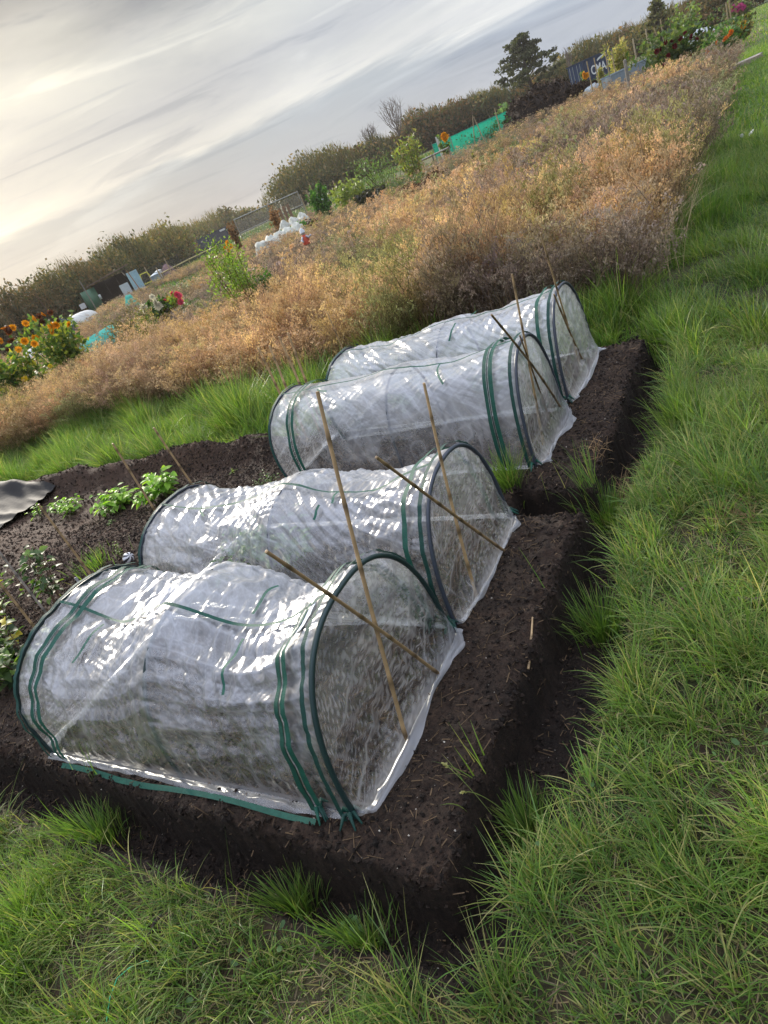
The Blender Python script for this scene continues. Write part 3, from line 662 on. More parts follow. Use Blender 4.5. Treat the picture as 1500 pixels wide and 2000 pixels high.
    # knots where the bands meet the soil
    for u_, t_ in ((.0, 0.0), (.0, 1.0), (zips[0][0], 0.0)) if zips else ():
        p = T.P(np.array([u_]), np.array([t_]))[0]; ac = Acc()
        r = np.random.default_rng(T.seed+int(u_*100)+int(t_*10))
        for k_ in range(5):
            a_ = r.random()*6.28; q_ = [p+np.array([0, 0, .015]), p+np.array([math.cos(a_)*.02, math.sin(a_)*.02-.01*(1-2*t_), .03+.02*r.random()]), p+np.array([math.cos(a_)*.045, math.sin(a_)*.045-.02*(1-2*t_), .008])]
            tube(q_, [.006, .008, .003], 5, GREEN if k_ % 2 else DGREEN, acc=ac)
        ac.build('tie_knot', M_TAPE, root)
    if card:
        ac = Acc(); uu = np.linspace(.045, .085, 6); t2 = np.linspace(.40, .47, 6); UU, TT = np.meshgrid(uu, t2, indexing='ij'); P_ = T.P(UU, TT, .019, 2)
        i_ = np.arange(5)[:, None]*6+np.arange(5)[None]; C_ = np.tile([.55, .60, .66], (36, 1)); C_[::5] = (.30, .42, .55)
        ac.add(P_.reshape(-1, 3), np.stack([i_, i_+1, i_+7, i_+6], -1).reshape(-1, 4), c=C_); ac.build('paper_label', M_PAINT, root)
    return root
T1 = Tunnel(-1.28, -2.95, (.82, 1.64), (.76, 1.74), .60, .52, .27, 201, (1.0, .88), .49)
T2 = Tunnel(-1.27, -3.05, (1.68, 2.42), (1.66, 2.48), .57, .52, .15, 223, (.9, .82), .49)
T3 = Tunnel(-1.27, -3.08, (2.90, 3.54), (3.0, 3.75), .60, .56, .05, 241, (.45, .40), .47)
T4 = Tunnel(-1.27, -3.0, (3.66, 4.42), (3.64, 4.46), .605, .545, .06, 263, (.7, .7), .47)
make_tunnel(T1, 'nearest grow tunnel of crinkled clear plastic, sagging between its hoops at the near bed corner', .02, .29, [(.075, .012, True), (.93, -.01, True)],
            [(.27, .44, .17, -.01), (.82, .46, .14, .015), (.30, .60, .10, .0)], True, True, tubes_c=np.array([.018, .040, .040]))
make_tunnel(T2, 'second grow tunnel of crumpled clear plastic, just behind the nearest one', .04, .31, [(.05, .01, False)],
            [(.83, .47, .05, -.03), (.30, .46, .05, .0), (.33, .40, .06, .01)])
make_tunnel(T3, 'third grow tunnel, of taut misted plastic with a wide green zip, before the farthest one', .10, .33, [(.085, .006, True), (.90, -.004, True)],
            [(.27, .45, .13, -.03), (.80, .45, .03, -.05)])
make_tunnel(T4, 'farthest grow tunnel of milky plastic, next to the dry weeds', .15, .35, [(.05, .01, False)], [(.40, .44, .12, .01), (.36, .6, .1, 0)])

# ------------------------------------------------------------------ bamboo canes
CANE = np.array([.40, .27, .14])
def cane(A, B, r, label, group, col=CANE, nodes=6, seed=0, name='bamboo_cane'):
    A = np.array(A, float); B = np.array(B, float); rr = np.random.default_rng(seed+int(abs(A[0]*1000)))
    n = nodes*6+1; s = np.linspace(0, 1, n); P = A+(B-A)*s[:, None]
    P += (np.array([rr.normal(), rr.normal(), 0])*.006)*np.sin(np.pi*s)[:, None]
    rad = r*(1-.25*s); c = np.tile(col*(.85+.3*rr.random()), (n, 1))
    off = rr.integers(1, 5)
    for k in range(off, n, 6):
        rad[k] *= 1.22; c[k] = col*.35
        if k+1 < n: c[k+1] = col*1.15
    c = c*(.9+.2*rr.random((n, 1)))
    return tag(tube(P, rad, 8, c).build(name, M_CANE, origin=tuple(A)), label=label, cat='bamboo cane', group=group)
GCF = 'bamboo canes crossed at the tunnel fronts'
def fcane(top, bot, Xt, r, label, group=GCF, sink=.03, **k):
    t = xp(*top, Xt); b = gp(*bot, .0); d = (b-t)/np.linalg.norm(b-t); return cane(b+d*sink, t, r, label, group, **k)
fcane((620, 765), (796, 1452), -1.17, .0075, 'long pale upright cane in front of the nearest tunnel, tallest of all the canes')
fcane((520, 1077), (862, 1320), -1.14, .0070, 'brown cane leaning low across the front of the nearest tunnel', col=CANE*.75)
fcane((828, 748), (932, 1168), -1.17, .0072, 'pale upright cane in front of the second tunnel')
fcane((735, 893), (985, 1076), -1.13, .0070, 'brown cane slanting across the end of the second tunnel', col=CANE*.8)
fcane((1000, 535), (1062, 872), -1.17, .0068, 'thin pale upright cane at the end of the third tunnel', nodes=5)
fcane((960, 615), (1102, 808), -1.13, .0068, 'dark brown cane slanting across the end of the third tunnel', col=CANE*.55)
fcane((1015, 655), (1080, 838), -1.19, .0055, 'short thin dark cane behind the crossed pair at the third tunnel', col=CANE*.45, nodes=4)
fcane((1056, 455), (1138, 728), -1.17, .0062, 'thin tall cane at the end of the farthest tunnel, the one reaching above its arch', nodes=5)
fcane((1082, 575), (1147, 722), -1.19, .0066, 'short brown cane close against the end panel of the farthest tunnel', col=CANE*.75, nodes=4)
GCB = 'bamboo canes standing behind the tunnels'
def bcane(top, bot, D, r, label, **k):       # stands up from the ground point seen at bot (or hidden), D its distance
    b = gp(*bot, 0) if D is None else np.array([*dp(*bot, D)[:2], 0])
    d = math.hypot(b[0], b[1]); t = dp(*top, d*(k.pop('lean', 1.0))); return cane(b-np.array([0, 0, .03]), t, r, label, GCB, **k)
bcane((220, 866), (322, 1025), 4.25, .008, 'pale cane standing between the leafy bean plants and the second tunnel')
bcane((300, 835), (402, 975), 4.45, .008, 'pale cane behind the second tunnel, right of the leafy bean plants')
bcane((75, 985), (203, 1160), 4.15, .0085, 'thick pale cane behind the first tunnel, beside the bright grass patch')
bcane((505, 680), (556, 795), 5.25, .0105, 'leftmost of the four canes standing in the grass left of the third tunnel', nodes=4, col=CANE*1.4)
bcane((526, 675), (572, 800), 5.1, .0105, 'second from left of the four canes in the grass left of the third tunnel', nodes=4, col=CANE*1.4)
bcane((545, 657), (592, 775), 5.15, .0105, 'third from left of the four canes in the grass left of the third tunnel', nodes=4, col=CANE*1.4)
bcane((562, 650), (600, 775), 5.2, .0105, 'rightmost of the four canes in the grass left of the third tunnel', nodes=4, col=CANE*1.4)
bcane((640, 612), (692, 720), 5.6, .006, 'faint thin cane standing against the weeds behind the farthest tunnel', nodes=4)
bcane((-30, 1040), (72, 1175), 4.2, .008, 'grey weathered cane at the left edge rising through the bramble leaves', col=np.array([.32, .28, .24]))
bcane((-40, 1090), (62, 1225), 3.9, .008, 'brown cane at the left edge just above the dark currant leaves')
p0 = gp(1053, 1362, -.19); p1 = gp(1067, 1280, -.19)
for p in (p0, p1): p[2] = float(hgt(p[0], p[1]))+.008
cane(p0, p1, .0048, 'short broken piece of pale cane lying in the trench beside the bed', None, nodes=2)
p0 = gp(40, 1110, 0); p1 = gp(100, 1072, 0)
cane(p0+np.array([0, 0, .03]), p1+np.array([0, 0, .05]), .005, 'short thin cane lying on the soil at the left among the leaves', None, nodes=2)
# ------------------------------------------------------------------ dry weeds
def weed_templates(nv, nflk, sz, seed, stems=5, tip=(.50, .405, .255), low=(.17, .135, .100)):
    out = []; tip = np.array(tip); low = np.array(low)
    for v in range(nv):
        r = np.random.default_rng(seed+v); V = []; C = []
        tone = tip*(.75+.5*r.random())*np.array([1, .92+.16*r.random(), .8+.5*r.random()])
        def quad(p, a, b, c): V.append([p-a-b, p+a-b, p+a+b, p-a+b]); C.append([c]*4)
        tips = []
        for s_ in range(stems):
            az = r.random()*6.28; ln = .05+.30*r.random(); hgt_ = .62+.42*r.random()
            dirv = np.array([math.cos(az)*ln, math.sin(az)*ln, 1.]); b0 = np.array([math.cos(az), math.sin(az), 0])*.03
            n = 5; P = [b0+dirv*hgt_*k/n+np.array([r.normal(), r.normal(), 0])*.012*k for k in range(n+1)]
            for k in range(n):
                mid = (P[k]+P[k+1])/2; h_ = (P[k+1]-P[k])/2; sd = np.array([-math.sin(az*2+k), math.cos(az*2+k), 0])*.0025
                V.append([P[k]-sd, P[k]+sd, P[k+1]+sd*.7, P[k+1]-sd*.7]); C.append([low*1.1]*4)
            for b_ in range(9):
                t = .32+.68*r.random()**.8; k = min(int(t*n), n-1); q = P[k]+(P[k+1]-P[k])*(t*n-k)
                a2 = r.random()*6.28; bl = .17*(1.25-t)+.04; e = q+np.array([math.cos(a2)*bl*.75, math.sin(a2)*bl*.75, bl*.8])
                sd = np.array([-math.sin(a2), math.cos(a2), 0])*.0016
                V.append([q-sd, q+sd, e+sd*.5, e-sd*.5]); C.append([low*1.3]*4); tips.append((q, e, t))
        for k in range(nflk):
            q, e, t = tips[r.integers(len(tips))]; f = r.random()**.6
            p = q+(e-q)*(f*1.1)+r.normal(0, .016, 3)
            a = r.normal(0, 1, 3); a /= np.linalg.norm(a); b = np.cross(a, r.normal(0, 1, 3)); b /= np.linalg.norm(b)+1e-9
            s = sz*(.5+.9*r.random()); a[2] = abs(a[2])+.5; quad(p, a*s, b*s*.42, (low*1.5+(tone-low*1.5)*np.clip(t*1.2+.1*r.normal(), 0, 1))*(.7+.6*r.random()))
        out.append((np.array(V).reshape(-1, 3), np.array(C).reshape(-1, 3)))
    return out
def scatter(acc, tmpl, x, y, scale, zscale, rot, tintc, lean=None):
    r = np.random.default_rng(len(x)); idx = r.integers(0, len(tmpl), len(x)); z = hgt(x, y, False)-.02
    for k, (V, C) in enumerate(tmpl):
        m = idx == k
        if not m.any(): continue
        c, s = np.cos(rot[m])[:, None], np.sin(rot[m])[:, None]; sc = scale[m][:, None]; zs = zscale[m][:, None]
        vx = (V[None, :, 0]*c-V[None, :, 1]*s)*sc+x[m][:, None]; vy = (V[None, :, 0]*s+V[None, :, 1]*c)*sc+y[m][:, None]; vz = V[None, :, 2]*zs+z[m][:, None]
        if lean is not None: vx = vx+lean[m][:, None]*V[None, :, 2]
        P = np.stack([vx, vy, vz], -1).reshape(-1, 3); CC = (C[None]*tintc[m][:, None]).reshape(-1, 3)
        acc.add(P, np.arange(len(P)).reshape(-1, 4), c=CC)
def inview(x, y, zt=.5, m=250):
    v = np.stack([x, y, np.full_like(x, zt-H)], -1); dep = v@FW; u = (v@IX)/dep*F+CX; vv = (v@IY)/dep*F+CY
    return (dep > .1) & (u > -m) & (u < 1500+m) & (vv < 2200) & (vv > -m)
def near_edge(x): return 5.45+.35*(fbm(x*.9, x*0, 3, 7)-.5)+.45*sstep(-6, -8, x)*sstep(-10.5, -9, x)-.5*sstep(-9.5, -11, x)
def far_edge(x): return np.interp(x, [-60, -14, -11, -9, -7.5, -5.5, -1], [8.0, 8.2, 9.2, 13, 20, 25, 27])
def right_edge(y): return np.interp(y, [5, 8, 12, 20, 30], [-1.15, -1.15, -1.15, -1.35, -1.75])
def infield(x, y): return (y > near_edge(x)) & (y < far_edge(x)+1.0*(fbm(x*.5, y*.5, 2, 9)-.5)) & (x < right_edge(y)+.25*(vnoise(y*2, y*0, 6)-.5))
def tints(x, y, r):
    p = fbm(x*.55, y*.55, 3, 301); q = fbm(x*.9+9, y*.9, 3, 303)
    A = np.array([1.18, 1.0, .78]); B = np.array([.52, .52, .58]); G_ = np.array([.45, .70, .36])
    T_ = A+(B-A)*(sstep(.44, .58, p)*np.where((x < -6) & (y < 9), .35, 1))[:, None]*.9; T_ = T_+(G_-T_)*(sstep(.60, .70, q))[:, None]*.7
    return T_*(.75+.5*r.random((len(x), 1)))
r = np.random.default_rng(500)
tn = weed_templates(12, 900, .0080, 900, 6); tf = weed_templates(10, 330, .0150, 950, 5)
# near part of the field
n = 2300; x = r.uniform(-13.5, -1.0, n); y = r.uniform(4.9, 10.5, n); k = infield(x, y) & inview(x, y); x, y = x[k], y[k]
ac = Acc(); hs = (.45+.85*fbm(x*1.1, y*1.1, 3, 305))*(.72+.5*r.random(len(x)))*np.where(x < -5.5, .82, 1)
scatter(ac, tn, x, y, .85+.5*r.random(len(x)), hs*.98, r.random(len(x))*6.28, tints(x, y, r), r.normal(.05, .12, len(x)))
n = 6500; x = r.uniform(-24, -1.0, n); y = r.uniform(9.5, 28, n); k = infield(x, y) & inview(x, y); x, y = x[k], y[k]
hs = (.42+.85*fbm(x*.9, y*.9, 3, 305))*(.7+.5*r.random(len(x)))
scatter(ac, tf, x, y, .95+.6*r.random(len(x)), hs*.9, r.random(len(x))*6.28, tints(x, y, r), r.normal(.05, .15, len(x)))
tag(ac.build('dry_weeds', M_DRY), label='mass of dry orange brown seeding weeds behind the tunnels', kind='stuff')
# scattered patches of weed among the plots beyond
n = 5200; x = r.uniform(-45, -3, n); y = r.uniform(8, 48, n); pz = fbm(x*.22, y*.22, 3, 320)
k = (~infield(x, y)) & (y > far_edge(x)) & (pz > .50) & inview(x, y) & (np.hypot(x-dp(180, 640, 22)[0], y-dp(180, 640, 22)[1]) > 2.2); x, y = x[k], y[k]
ac = Acc(); scatter(ac, tf, x, y, 1.0+.7*r.random(len(x)), (.45+.35*r.random(len(x))), r.random(len(x))*6.28, tints(x, y, r)*.9, r.normal(0, .15, len(x)))
tag(ac.build('plot_weeds', M_DRY), label='patches of brown weeds among the farther vegetable plots', kind='stuff')
# dry grass stalks through the field
ac = Acc(); n = 52000; x = r.uniform(-14, -1.0, n); y = r.uniform(5.4, 27, n); k = infield(x, y) & inview(x, y) & (r.random(n) < np.where(x > -3.5, 1, .45)*np.where(y < 9, 1, .8)); x, y = x[k], y[k]; n = len(x)
cc = np.array([[.30, .21, .125], [.22, .16, .12], [.42, .33, .20], [.12, .14, .05]])[r.choice(4, n, p=[.4, .33, .17, .10])]*(.6+.7*r.random((n, 1)))
blades(ac, x, y, hgt(x, y, False)-.02, (.35+.5*r.random(n)), .0035+.0006*y, r.normal(2.6, 1.4, n), np.abs(r.normal(.05, .22, n)), r.random(n)**2*1.2, cc, 4)
tag(ac.build('dry_grass', M_DRY), label='tall dry grass stalks standing among the orange brown weeds', kind='stuff')
# pale arching grass at the right edge of the field
ac = Acc(); n = 420; x = r.normal(-1.25, .16, n); y = r.uniform(6.0, 8.6, n); cc = np.array([.50, .40, .24])*(.6+.6*r.random((n, 1)))
blades(ac, x, y, hgt(x, y, False)-.02, (.5+.45*r.random(n)), np.full(n, .0045), r.normal(.1, .9, n), np.abs(r.normal(.15, .25, n)), r.random(n)*1.6, cc, 6)
tag(ac.build('pale_stalks', M_DRY), label='pale arching straw stalks at the right edge of the weeds', kind='stuff')
# low green growth of the plots beyond
ac = Acc(); n = 60000; x = r.uniform(-75, -1.2, n); y = r.uniform(8, 95, n); w = fbm(x*.16, y*.16, 3, 330)
k = (y > far_edge(x)-.5) & (w > .40) & inview(x, y, 0) & (x < right_edge(np.minimum(y, 30))-.03*(y-20)*(y > 20)-.3); x, y = x[k], y[k]; n = len(x); dd = np.hypot(x, y)
cc = np.array([[.075, .15, .03], [.05, .11, .028], [.16, .20, .05], [.24, .17, .08]])[r.choice(4, n, p=[.42, .3, .16, .12])]*(.6+.7*r.random((n, 1)))
blades(ac, x, y, hgt(x, y, False)-.01, (.12+.16*r.random(n))*(.7+dd*.012), .012+.0014*dd, r.random(n)*6.28, np.abs(r.normal(.2, .4, n)), r.random(n), cc, 3)
tag(ac.build('plot_greens', M_GRASS), label='low green growth covering the vegetable plots beyond the weeds', kind='stuff')

# ------------------------------------------------------------------ plants made of leaves
def leafcloud(acc, n, cen, rad, size, cols, seed=0, clumps=0, aspect=.6, hollow=.0, jit=.35, squash=None):
    r = np.random.default_rng(seed); cen = np.array(cen, float); rad = np.array(rad, float)
    if clumps:
        d = r.normal(0, 1, (clumps, 3)); d /= np.linalg.norm(d, axis=1)[:, None]; rr = (.45+.55*r.random(clumps))[:, None]
        CCn = d*rr; k = r.integers(0, clumps, n); p = CCn[k]+r.normal(0, jit*.55, (n, 3)); tone = (.65+.75*r.random(clumps))[k]
    else:
        d = r.normal(0, 1, (n, 3)); d /= np.linalg.norm(d, axis=1)[:, None]; p = d*(r.random(n)**.4)[:, None]; tone = np.ones(n)
    P = cen+p*rad
    a = r.normal(0, 1, (n, 3)); a /= np.linalg.norm(a, axis=1)[:, None]; b = np.cross(a, r.normal(0, 1, (n, 3))); b /= np.linalg.norm(b, axis=1)[:, None]
    s = size*(.55+.9*r.random(n))[:, None]; cols = np.array(cols); c = cols[r.integers(0, len(cols), n)]*(tone*(.75+.5*r.random(n)))[:, None]
    V = np.stack([P-a*s, P+b*s*aspect, P+a*s, P-b*s*aspect], 1)
    acc.add(V.reshape(-1, 3), np.arange(n*4).reshape(-1, 4), c=np.repeat(c, 4, 0)); return acc
def tree(px, py, D, w, label, cols, n=1500, leaf=.30, group='trees and bushes of the far hedge', name='hedge_tree', open_=.0, zb=0.0, seed=0, fuzz=True, cat='tree'):
    P = dp(px, py, D); h = max(P[2]+.1, 1.5); x, y = P[0], P[1]; sd = seed+int(px*7+py)
    r = np.random.default_rng(sd)
    root = empty(name, (x, y, LAWN), label, cat, group)
    ac = Acc(); tr = []
    for k in range(5):
        a = r.random()*6.28; e = np.array([x+math.cos(a)*w*.30*r.random(), y+math.sin(a)*w*.3*r.random(), LAWN+h*(.7+.25*r.random())]); m_ = np.array([x, y, LAWN+h*.3])+r.normal(0, .15, 3)
        tube([(x, y, LAWN-.1), m_, (m_+e)/2+r.normal(0, .2, 3), e], [.16, .11, .07, .02], 5, (.07, .05, .035), acc=ac)
    ac.build('trunk', M_BARK, root)
    ac = Acc()
    # several lobes of leaf clumps of different height, down to the ground for a hedge
    L_ = 8
    for k in range(L_):
        a = r.random()*6.28; rr = w*.36*r.random()**.5; lh = h*(.62+.40*r.random()) if k else h*.97
        cx_, cy_ = x+math.cos(a)*rr, y+math.sin(a)*rr
        bot = zb*h; cz = (lh+bot)/2; leafcloud(ac, n//L_, (cx_, cy_, LAWN+cz), (w*.38, w*.38, (lh-bot)/2), leaf, cols, sd+k, 34, .55, jit=.30)
    if fuzz:
        m = n//7; ang = r.random(m)*6.28; rr = w*.5*np.sqrt(r.random(m)); zt = LAWN+h*(1.0-.5*(rr/(w*.5))**2)*(.78+.19*r.random(m))
        P_ = np.stack([x+np.cos(ang)*rr, y+np.sin(ang)*rr, zt], -1); up = np.stack([r.normal(0, .25, m), r.normal(0, .25, m), np.ones(m)], -1)*leaf*3.2*(.5+r.random((m, 1))); sd_ = np.stack([np.cos(ang+1), np.sin(ang+1), 0*ang], -1)*leaf*.16
        V = np.stack([P_-up*.4-sd_, P_-up*.4+sd_, P_+up+sd_*.4, P_+up-sd_*.4], 1)
        c = np.array(cols)[r.integers(0, len(cols), m)]*(.8+.6*r.random((m, 1)))
        ac.add(V.reshape(-1, 3), np.arange(m*4).reshape(-1, 4), c=np.repeat(c, 4, 0))
    ac.build('crown', M_TREE, root); return root
HB = [(0.09, 0.077, 0.034), (0.135, 0.092, 0.042), (0.069, 0.07, 0.034), (0.18, 0.108, 0.049)]
HG = [(0.083, 0.094, 0.038), (0.12, 0.103, 0.042), (0.064, 0.068, 0.03), (0.184, 0.128, 0.048)]
HR = [(0.082, 0.085, 0.036), (0.163, 0.093, 0.044), (0.196, 0.112, 0.05), (0.066, 0.074, 0.032)]
HY = [(0.112, 0.111, 0.037), (0.175, 0.148, 0.051), (0.087, 0.089, 0.034), (0.207, 0.133, 0.051)]
LEFT = [(-60, 590, 62, 'brown hedge tree cut by the left edge of the photo, behind the orange flowers', HB),
 (-10, 566, 64, 'feathery brown tree at the left end of the hedge, above the leftmost orange flowers', HB),
 (40, 546, 66, 'low rounded brown tree, second from the left end of the far hedge', HB),
 (82, 530, 70, 'brown tree with twiggy top behind the twin sunflower clumps', HG),
 (118, 511, 72, 'feathery tree left of the green shed, beyond its pole', HB),
 (152, 516, 76, 'dark tree standing right over the green side of the shed', HB),
 (190, 477, 82, 'tallest twiggy tree behind the shed roof', HG),
 (222, 468, 88, 'dense dark tree behind the right half of the shed', HG),
 (252, 466, 94, 'rounded olive tree above the pale blue door', HY),
 (284, 456, 100, 'olive brown tree above the yellow trestle', HY),
 (306, 446, 108, 'feathery olive tree over the pink netted arch', HY),
 (340, 434, 165, 'bushy tree just left of the grey container', HY),
 (376, 428, 178, 'olive tree behind the left end of the grey container', HY),
 (410, 424, 184, 'bright olive bush behind the middle of the grey container', HY),
 (446, 421, 190, 'olive bush behind the right end of the grey container', HY),
 (480, 427, 196, 'lowest yellowish bush of the hedge, in the gap left of the big dark tree', HY)]
for px, py, D, lb, cl in LEFT: tree(px, py+random.choice((-7, -2, 3, 8)), D, D*.070, lb, cl, 4600, D*.0021)
RIGHT = [(556, 322, 126, .085, 'big dark tree with a ragged left side, behind the wire panels', HG),
 (592, 306, 130, .080, 'big dark rounded tree behind the white fleece', HG),
 (636, 294, 134, .07, 'olive brown tree behind the scarecrow', HY),
 (678, 293, 138, .065, 'reddish brown tree above the yellow green sunflower stems', HR),
 (722, 276, 140, .055, 'dark bush under the small leafless tree', HG),
 (768, 254, 142, .055, 'brown bush under the tall leafless tree', HR),
 (800, 222, 142, .055, 'dark russet tree just right of the tall leafless tree', HR),
 (842, 214, 144, .055, 'domed dark tree above the dry maize', HR),
 (884, 208, 146, .055, 'reddish bush above the orange flower by the green net', HR),
 (925, 186, 148, .055, 'olive bush above the green net enclosure', HG),
 (962, 168, 150, .05, 'dark hedge bush left of the tall spreading tree', HG),
 (1045, 135, 150, .055, 'orange tinged bush at the right foot of the tall spreading tree', HR),
 (1088, 128, 150, .05, 'dark bush between the tall spreading tree and the blue container', HG),
 (1135, 92, 152, .055, 'twiggy brown bush above the left end of the blue container', HG),
 (1178, 66, 150, .055, 'twiggy bush above the right end of the blue container', HG),
 (1222, 58, 146, .05, 'rounded brown bush left of the slender yellowish tree', HR),
 (1268, 45, 140, .05, 'dark bush beneath the slender yellowish tree', HG),
 (1305, 18, 134, .05, 'dark bush right of the slender yellowish tree', HG),
 (1345, 2, 128, .055, 'tall dark bush behind the white covered mound', HB),
 (1392, -14, 124, .05, 'dark bush above the pink flowers, near the top edge', HB),
 (1436, -26, 120, .05, 'dark hedge bush at the top right corner of the photo', HB)]
for px, py, D, w, lb, cl in RIGHT: tree(px, py+random.choice((-9, -3, 4, 10)), D, D*w*1.15, lb, cl, 4800, D*.0021)
# tall spreading tree and slender tree
def bigtree(px, py, D, hc, w, label, cols, n, leaf, seed, bot=.14):
    P = dp(px, py, D); x, y, h = P[0], P[1], P[2]+.1; r = np.random.default_rng(seed); root = empty('tree', (x, y, LAWN), label, 'tree')
    ac = Acc(); tube([(x, y, LAWN-.2), (x+.1, y, h*.3), (x-.1, y, h*.6), (x, y, h*.96)], [.35, .28, .18, .04], 7, (.07, .055, .04), acc=ac)
    cc = Acc()
    for k in range(20):
        t = bot+.06+(.92-bot-.06)*k/19; a = k*2.4; bl = w*.5*(1.02-max(0, (t-bot-.05)/(1.0-bot))**.9)*(.55+.7*r.random()); b = np.array([x, y, h*t]); e = b+np.array([math.cos(a)*bl, math.sin(a)*bl, bl*.35])
        tube([b, (b+e)/2+np.array([0, 0, .1]), e], [.09, .06, .02], 5, (.07, .055, .04), acc=ac)
        for m, f in ((0, .55), (1, 1.0)):
            leafcloud(cc, n//40, b+(e-b)*f, (w*.105, w*.105, h*.045), leaf, cols, seed+k*2+m, 6, .6, jit=.5)
    leafcloud(cc, n//20, (x, y, h*.95), (w*.10, w*.10, h*.05), leaf, cols, seed+99, 5, .6)
    ac.build('trunk', M_BARK, root); cc.build('crown', M_TREE, root)
bigtree(1012, 68, 128, 0, 11.5, 'tall spreading tree standing well above the hedge against the sky', [(.06, .07, .035), (.085, .085, .045), (.05, .055, .03)], 4200, .26, 61)
bigtree(1278, 0, 120, 0, 5.0, 'slender yellowish tree rising above the hedge near the top edge', [(.12, .12, .05), (.09, .10, .045), (.15, .12, .05)], 1500, .24, 62)
def bare(px, py, D, w, label, seed, n=26):
    P = dp(px, py, D); x, y, h = P[0], P[1], P[2]+.1; r = np.random.default_rng(seed); ac = Acc()
    tube([(x, y, LAWN-.1), (x+.1, y, h*.5), (x, y, h*.9)], [.16, .10, .02], 5, (.17, .14, .12), acc=ac)
    for k in range(n):
        t = .35+.5*r.random(); a = r.random()*6.28; b = np.array([x, y, h*t]); e = b+np.array([math.cos(a)*w*.4*(1.2-t), math.sin(a)*w*.4*(1.2-t), h*(1-t)*(.5+.45*r.random())])
        m_ = (b+e)/2+np.array([math.cos(a), math.sin(a), 0])*w*.06; tube([b, m_, e], [.055, .04, .015], 4, (.17, .14, .12), acc=ac)
        for j in range(5):
            q = b+(e-b)*(.35+.6*r.random()); e2 = q+np.array([r.normal()*w*.07, r.normal()*w*.07, h*.09*(.5+r.random())]); tube([q, e2], [.025, .012], 3, (.17, .14, .12), acc=ac, cap=False)
    tag(ac.build('bare_tree', M_BARK, origin=(x, y, LAWN)), label=label, cat='tree')
bare(757, 197, 138, 7.5, 'tall leafless tree rising from the middle of the hedge', 71, 34)
bare(716, 246, 140, 6.5, 'smaller leafless tree just left of the tall leafless one', 72)
bare(1106, 95, 140, 2.6, 'thin twiggy sapling above the hedge right of the spreading tree', 73, 14)

# ------------------------------------------------------------------ shrubs and garden plants
def shrub(px, py, D, h, w, label, cols, n=700, leaf=.05, stems=7, cat='plant', name='garden_plant', group=None, seed=0, mat=None, bottom=.1, aspect=.5, stemc=(.10, .08, .04), flowers=None, clumps=30, topw=.55):
    P = dp(px, py, D); x, y = P[0], P[1]; sd = seed+int(px*3+py*5); r = np.random.default_rng(sd); z0 = float(hgt(x, y, False)); root = empty(name, (x, y, z0), label, cat, group)
    ac = Acc(); lf = Acc()
    for k in range(stems):
        a = r.random()*6.28; rr = w*.5*r.random()**.6; hh = h*(.75+.3*r.random()); e = np.array([x+math.cos(a)*rr, y+math.sin(a)*rr, z0+hh])
        tube([(x+math.cos(a)*rr*.25, y+math.sin(a)*rr*.25, z0-.03), (x+math.cos(a)*rr*.6, y+math.sin(a)*rr*.6, z0+hh*.5), e], [h*.008+.002, h*.006+.002, .002], 4, stemc, acc=ac)
        for m, f in enumerate((.35, .6, .85)):
            if f < bottom: continue
            q = np.array([x, y, z0])*(1-f)+e*f; leafcloud(lf, n//(stems*3), q, (w*.22*(1.15-f*topw), w*.22*(1.15-f*topw), h*.20), leaf, cols, sd+k*5+m, 7, aspect, jit=.5)
    ac.build('stems', M_BARK, root); lf.build('foliage', mat or M_LEAF, root)
    if flowers:
        for (fx, fy, rad, col, kind) in flowers:
            q = dp(fx, fy, D-.40*w-.05*kind); fa = Acc(); flower(fa, q, rad, np.array(col), sd+int(fx), kind)
            fa.build('flower', M_PETAL, root)
    return root
def flower(acc, p, r_, col, seed, kind=0):
    r = np.random.default_rng(seed); p = np.array(p, float); face = np.array([0, 0, H])-p; face /= np.linalg.norm(face); face = face+np.array([r.normal()*.75, r.normal()*.75, .2+r.normal()*.5]); face /= np.linalg.norm(face)
    a = np.cross(face, [0, 0, 1.]); a /= np.linalg.norm(a); b = np.cross(face, a); rings = 3; n = 11+int(r.integers(5)); r_ = r_*(.75+.5*r.random())
    for k in range(rings):
        rr = r_*(1-.28*k)
        for j in range(n):
            t = (j+.5*k)/n*6.283; d = a*math.cos(t)+b*math.sin(t); s = a*-math.sin(t)+b*math.cos(t); l = rr*(.85+.25*r.random()); up = face*r_*(.10+.22*k)
            acc.add([p+d*r_*.12, p+d*l*.6+s*l*.20+up*.7, p+d*l+up*(.6+.5*r.random()), p+d*l*.6-s*l*.20+up*.7], [(0, 1, 2, 3)], c=col*(.75+.45*r.random()))
    cc = np.array([.09, .035, .015]) if kind == 1 else col*.7
    blob(acc, p+face*r_*.2, (r_*(.5 if kind == 1 else .28),)*3, cc, 8, 6, .1, seed)
OR = (.80, .34, .01); MR = (.16, .05, .015); RD = (.30, .012, .02); PK = (.75, .10, .16); WH = (.75, .70, .52)
GL = [(.09, .16, .033), (.065, .115, .028), (.14, .20, .04), (.22, .25, .045)]
FG = 'tall orange flowering plants at the left edge'
def fl(l, r_, c, k=0): return [(a, b, r_, c, k) for a, b in l]
shrub(122, 692, 16.0, 1.68, 1.55, 'tall leafy plant with orange pompom flowers, the right one of the pair at the left', GL+[(.26, .26, .04), (.07, .12, .03)], 2300, .060, 13, 'flowering plant', 'sunflower_plant', FG, 1, stemc=(.12, .16, .04),
      flowers=fl([(50, 632), (69, 660), (85, 613), (101, 637), (102, 647), (110, 635), (133, 633), (68, 622), (152, 706)], .088, OR)+fl([(80, 628), (98, 610), (112, 626), (76, 618)], .085, MR, 1))
